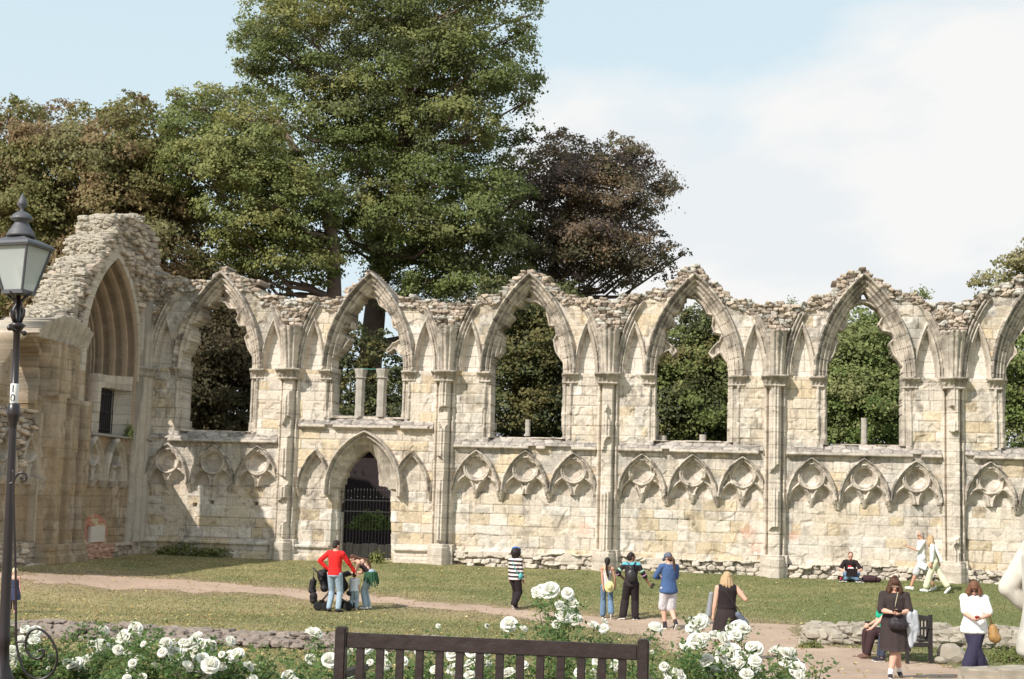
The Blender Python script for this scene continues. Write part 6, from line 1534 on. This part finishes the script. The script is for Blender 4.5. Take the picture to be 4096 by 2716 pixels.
# 9 blond woman
p = Person('blond woman in sleeveless black top and skirt behind the white roses', 2905, 2640, 1.66, 4, 'fair', feet=((-.10, .02), (.10, -.05)), hands=[(-.27, .04, .82), (.33, .16, 1.24)], pole=[(-.6, -1, -.2), (.8, -.5, -1)], head_dir=(-.25, 1, -.1), build=1.22, sh_w=.185, curl=(.5, 1.1), hand_dir=[None, (.3, .2, .9)])
p.hair(H_BL, long=.30, puff=1.05); p.top(BLACKC, 0, 1.03, -.04, 'top'); p.skirt(cloth('black skirt', (.035, .025, .026)), .42, .22); p.shoes(SHOE_D)
p.thing('cardigan', 'grey cardigan hanging over the blond woman\'s left forearm', 'cardigan', lambda m: (m.cap(p.S(V3((-.30, .06, 1.28))), p.S(V3((-.34, .08, .86))), .045, .05), m.cap(p.S(V3((-.32, .12, 1.18))), p.S(V3((-.38, .12, .80))), .03, .04)), cloth('grey knit', (.24, .25, .27)), vox=.012)
p.strap([p.ch+V3((-.10, .06, .15)), p.ch+V3((-.06, -.14, .02)), p.hip+V3((.16, -.18, .12)), p.hip+V3((.27, -.08, -.02))], .010, SHOE_D)
p.thing('shoulder_bag', 'slate blue shoulder bag at the blond woman\'s right hip', 'bag', lambda m: (m.cap(p.S(p.hip+V3((.20, -.12, -.03))), p.S(p.hip+V3((.36, -.08, -.22))), .06, .075)), cloth('slate canvas', (.13, .15, .20)), vox=.014)
# 10 seated man against the wall
q = ground_hit(3400, 2325); zz = float(gz(*q))
p = Person('bearded man in black tee sitting cross-legged on the grass with a laptop', 3400, 2325, 1.78, 172, 'fair', hips=(0, 0, -.80), chest=(0, .10, -.01), feet=((.20, .42), (-.20, .50)), foot_z=(0, 0), knee=[(-1.6, .6, .8), (1.6, .6, .8)], toes=[(1, .1, 0), (-1, .1, 0)], hands=[(-.15, .38, .28), (.15, .38, .28)], pole=[(-1, -.4, -.3), (1, -.4, -.3)], head_dir=(0, .8, -.5), build=1.1)
p.hair(H_RD, puff=.93, beard=True); p.eyes(); TEE = p.top(BLACKC, .38, 1.04, -.0, 'tee'); p.legs(DENIM2, 1.0, 1.0, name='jeans'); p.shoes(SHOE_D, RUBBER)
m = Sk(); m.ell(p.S(p.ch+V3((0, .135, -.12))), (.10, .02, .05), 12); m.build('shirt_print', WHITEC, TEE, True); m = Sk(); m.ell(p.S(p.ch+V3((.03, .138, -.06))), (.06, .02, .035), 12); m.build('shirt_print', cloth('red print', (.6, .04, .05)), TEE, True)
def lap(m): m.box((0, .46, .20), (.34, .24, .018)); m.box((0, .60, .31), (.34, .016, .23), Matrix.Rotation(-.25, 3, 'X'))
p.thing('laptop', 'open black laptop on the lap of the man sitting by the wall', 'laptop', lap, BLACKC, False)
q2 = ground_hit(3480, 2330); m = Sk(); m.ell((0, 0, .11), (.26, .15, .12), 12); m.ell((.22, .03, .09), (.16, .12, .09), 10); o = m.skin('bag', cloth('maroon black bag', (.05, .025, .03)), None, .016, 2); o.location = (q2[0], q2[1], float(gz(*q2))); tag(o, 'dark soft bag lying on the grass beside the man with the laptop', 'bag')
q2 = ground_hit(3363, 2325); m = MB(); m.lathe([(.028, 0), (.033, .01), (.033, .11), (.028, .12), (.026, .125)], (0, 0, 0), 16); o = m.build('drinks_can', cloth('red can', (.5, .03, .08), .4), None, True, (q2[0], q2[1], float(gz(*q2)))); tag(o, 'red drinks can standing beside the man with the laptop', 'can')
# 11 couple
p = Person('man in white tee, grey shorts and sunglasses walking left by the wall', 3688, 2364, 1.80, 84, 'tan', feet=((-.06, .34), (.08, -.36)), foot_z=(0, .04), toes=[(0, 1, .15), (0, .8, -.5)], hands=[(-.12, .38, 1.26), (.20, -.04, .88)], pole=[(-.4, -.5, -1), (.3, -1, 0)], head_dir=(.15, 1, -.15), curl=(1.2, .6), build=1.02)
p.hair(H_GR, puff=.93); p.eyes(BLACKC); p.top(WHITEC, .42, 1.08, -.08, 'tee'); p.legs(cloth('pale grey shorts', (.48, .48, .50)), .53, 1.1, name='shorts'); p.shoes(WHITEC, RUBBER)
p.thing('ice_cream', 'small cone held up by the man in white tee', 'ice cream', lambda m: (m.cap(p.S(V3((-.10, .47, 1.36))), p.S(V3((-.10, .47, 1.29))), .024, .008), m.ell(p.S(V3((-.10, .47, 1.385))), (.028, .028, .028), 10)), cloth('wafer', (.6, .42, .22)))
p = Person('blond woman in pale yellow trousers and open white shirt walking left', 3738, 2371, 1.72, 80, 'tan', feet=((.06, .26), (-.06, -.42)), foot_z=(0, .05), toes=[(0, 1, .1), (0, .7, -.7)], hands=[(-.20, .12, .84), (.22, -.16, .88)], head_dir=(.2, 1, -.3), build=.9, sh_w=.16, chest=(0, .06, 0))
p.hair(H_BL, long=.26); p.eyes(); LEM = cloth('pale lemon cloth', (.66, .65, .46), var=.1); p.top(LEM, 0, 1.0, .0, 'top', straps=True); p.legs(LEM, .93, 1.35, .45)
m = Sk(); ch, hp = p.ch, p.hip
for i in (0, 1): m.cap(p.S(p.sh[i]), p.S(p.el[i]), .068, .06); m.cap(p.S(p.el[i]), p.S(p.el[i].lerp(p.wr[i], .7)), .06, .05)
for t in np.linspace(0, 1, 8): c_ = ch.lerp(hp+V3((0, -.12, -.02)), float(t)); m.cap(p.S(c_+V3((-.13, -.08, .05))), p.S(c_+V3((.13, -.08, .05))), .05)
m.skin('open_shirt', WHITEC, p.root, .012, 2); p.shoes(WHITEC, RUBBER)
p.thing('handbag', 'flat white bag carried between the couple by the wall', 'bag', lambda m: m.box(p.S(V3((.02, .34, .80))), (.04, .26, .20), Matrix.Rotation(.4, 3, 'X'), bev=.015), WHITEC, False)
# 12 woman in black dress
p = Person('woman in knee-length black dress with fringe looking down at her phone', 3578, 2712, 1.66, 172, 'fair', feet=((.09, .16), (-.10, -.10)), foot_z=(0, .03), toes=[(.1, 1, .1), (-.1, 1, -.3)], hands=[(-.055, .29, 1.13), (.055, .29, 1.13)], pole=[(-1, -.5, -.5), (1, -.5, -.5)], head_dir=(0, 1, -.55), build=1.25, sh_w=.19, hand_dir=[(.35, .9, .15), (-.35, .9, .15)], thumb=[(.5, 0, 1), (-.5, 0, 1)], curl=.8)
p.hair(H_BR, long=.22, fringe=True, puff=1.04); r_, f_, u_ = p.head_frame(); m = Sk(); m.ell(p.S(p.head+u_*.14-f_*.03), (.05, .04, .035), 10); m.skin('topknot', H_BR, p.root, .01, 1)
p.eyes(cloth('thin glasses', (.30, .22, .18), .3)); DR = cloth('black crinkled dress', (.040, .028, .027), .85, var=.25, scale=20, bump=.5)
p.top(DR, .62, 1.10, -.02, 'dress_bodice'); p.skirt(DR, .47, .205, 'dress_skirt', .12, .165, 12); p.shoes(SHOE_D, RUBBER, socks=WHITEC)
m = MB(); m.box(p.S(V3((0, .40, 1.17))), (.15, .085, .014), Matrix.Rotation(.5, 3, 'X'), bev=.004); o = m.build('phone', BLACKC); o.location = p.root.location; o.rotation_euler = p.root.rotation_euler; tag(o, 'black phone held in both hands by the woman in the black dress', 'phone')
NY = cloth('black quilted nylon', (.028, .022, .026), .5, var=.5, scale=16, bump=.6)
p.thing('crossbody_bag', 'bulky black crossbody bag in front of the black dress', 'bag', lambda m: (m.ell(p.S(V3((-.03, .245, .93))), (.165, .085, .11), 16), m.ell(p.S(V3((-.03, .25, 1.0))), (.14, .07, .07), 14)), NY, vox=.012)
p.strap([p.ch+V3((.12, .02, .14)), p.ch+V3((.05, .155, .0)), V3((-.12, .26, 1.02))], .011, NY); p.strap([p.ch+V3((-.05, .09, .14)), p.ch+V3((-.01, .17, .0)), p.ch+V3((.01, .19, -.10))], .006, cloth('lanyard', (.5, .45, .3)))
GJ = cloth('pale grey denim jacket', (.46, .48, .52), var=.15)
jm_ = p.thing('jacket', 'pale grey jacket hanging over the forearm of the woman in the black dress', 'jacket', lambda m: (m.cap(p.S(V3((-.22, .14, 1.10))), p.S(V3((-.30, .10, .86))), .075, .07), m.cap(p.S(V3((-.32, .10, 1.12))), p.S(V3((-.36, .08, .80))), .06, .055), m.cap(p.S(V3((-.24, .14, .92))), p.S(V3((-.25, .12, .58))), .06, .05), m.cap(p.S(V3((-.34, .10, .88))), p.S(V3((-.32, .10, .66))), .06, .045)), GJ, vox=.014)
# 13 woman in white shirt
p = Person('auburn-haired woman in loose white shirt and wide navy trousers using a phone', 3900, 2716, 1.66, 160, 'fair', feet=((.14, .14), (-.13, -.06)), foot_z=(0, .02), toes=[(.15, 1, .1), (-.15, 1, 0)], hands=[(-.10, .27, 1.08), (-.02, .28, 1.06)], pole=[(-1, -.5, -.5), (1, -.5, -.5)], head_dir=(-.05, 1, -.75), build=1.06, sh_w=.175, curl=.8, hand_dir=[(.4, .9, .2), (-.7, .7, .1)], thumb=[(.5, 0, 1), (-.5, 0, 1)], head=(0, .03, -.01))
p.hair(H_RD, long=.13, puff=1.1, fringe=True); p.eyes(BLACKC); p.top(WHITEC, .42, 1.18, -.10, 'shirt', flare=.14); NV = cloth('navy trousers', (.035, .03, .06), var=.25, scale=20); p.legs(NV, 1.02, 1.5, .5); p.shoes(cloth('pale blue trainer', (.55, .60, .66)), RUBBER)
m = MB(); m.box(p.S(V3((-.06, .38, 1.10))), (.075, .13, .012), Matrix.Rotation(.5, 3, 'X'), bev=.004); o = m.build('phone', cloth('red phone', (.45, .04, .04), .4)); o.location = p.root.location; o.rotation_euler = p.root.rotation_euler; tag(o, 'red phone held by the woman in white shirt', 'phone')
TB = cloth('tan leather', (.33, .19, .07), .5)
p.thing('handbag', 'tan brown handbag hanging at the hip of the woman in white shirt', 'bag', lambda m: (m.cap(p.S(V3((-.31, .02, .90))), p.S(V3((-.33, .02, .76))), .075, .10), m.cap(p.S(V3((-.28, .02, .92))), p.S(V3((-.36, .02, .74))), .05, .09)), TB, vox=.013)
p.strap([V3((-.28, .02, .97)), p.ch+V3((-.185, .06, .0)), p.ch+V3((-.15, .0, .17)), p.ch+V3((-.20, -.08, .0)), V3((-.31, -.02, .96))], .010, TB)
# 14 man cut by the right edge
a_ = at(4207, 2500, 9.3); p = Person('man in loose off-white jacket and khaki trousers cut off by the right edge', 0, 0, 1.92, -82, 'fair', loc=(a_.x, 9.3, float(gz(a_.x, 9.3))), feet=((-.10, .06), (.10, -.10)), hands=[(-.24, .06, 1.00), (.24, .10, .98)], pole=[(-.3, -1, -.1), (.3, -1, -.1)], build=1.15, sh_w=.2, head_dir=(.2, 1, -.3))
p.hair(H_GR, puff=.95); p.eyes(); p.top(cloth('off white cotton', (.56, .52, .46), var=.16, scale=3, bump=.9), .95, 1.14, -.12, 'jacket', flare=.1)
for sd in (-1, 1):
    m = MB(); m.box(p.S(p.hip+V3((sd*.215, .02, .02))), (.02, .16, .17), bev=.008); m.build('pocket', cloth('off white cotton', (.6, .6, .6)), p.root); p.legs(cloth('khaki', (.42, .29, .17), var=.15), 1.0, 1.15); p.shoes(SHOE_D)
# 15 seated pair on the small bench
mid_, bz = BENCH2; c_, s_ = math.cos(bz), math.sin(bz)
def on_bench(lx, ly): return (mid_.x+c_*lx-s_*ly, mid_.y+s_*lx+c_*ly, float(gz(mid_.x, mid_.y)))
face2 = math.degrees(bz)
far_end = 1 if on_bench(.4, 0)[0] < on_bench(-.4, 0)[0] else -1
p = Person('person in emerald green top and dark trousers seated on the small bench', 0, 0, 1.66, face2, 'fair', loc=on_bench(far_end*.42, .30), hips=(0, -.06, -.40), chest=(0, .04, 0), feet=((-.10, .48), (.14, .38)), knee=[(0, .6, 1), (0, .6, 1)], hands=[(-.10, .36, .62), (.12, .30, .66)], head_dir=(0, 1, -.2), build=1.15, curl=.9)
p.hair(H_BR); p.eyes(); p.top(cloth('emerald top', (.02, .36, .22)), .30, 1.08, -.02, 'top'); p.legs(cloth('maroon black trousers', (.045, .022, .025)), 1.0, 1.1); p.shoes(cloth('brown sandal', (.16, .09, .07)))
p = Person('person in dark jeans seated behind the woman in the black dress', 0, 0, 1.62, face2, 'fair', loc=on_bench(far_end*-.12, .30), hips=(0, -.06, -.40), chest=(0, .0, 0), feet=((-.10, .50), (.10, .44)), knee=[(0, .6, 1), (0, .6, 1)], hands=[(-.12, .32, .58), (.12, .32, .58)], head_dir=(0, 1, -.1), build=.95, curl=.9)
p.hair(H_BR); p.eyes(); p.top(cloth('slate top', (.10, .10, .13)), .5, 1.0, -.02, 'top'); p.legs(cloth('dark denim', (.04, .045, .07)), 1.0, 1.0, name='jeans'); p.shoes(SHOE_D, RUBBER)
# 16 child behind the lamp post
p = Person('small blond child in navy dress at far left behind the lamp post', 50, 2452, 1.0, 186, 'fair', feet=((-.09, .0), (.09, .0)), hands=[(-.27, .02, .78), (.27, .02, .78)], build=1.2, sh_w=.165, head=(0, 0, .03))
p.hair(cloth('pale blond hair', (.66, .52, .36), .7), puff=1.3); p.eyes(); NVD = cloth('navy patterned dress', (.045, .05, .10), var=.4, scale=30); p.top(NVD, 0, 1.05, .0, 'dress_top', straps=True); p.skirt(NVD, .52, .24, 'dress_skirt'); p.legs(cloth('maroon leggings', (.10, .05, .07)), .9, .95, name='leggings'); p.shoes(cloth('pink shoe', (.6, .35, .35)))
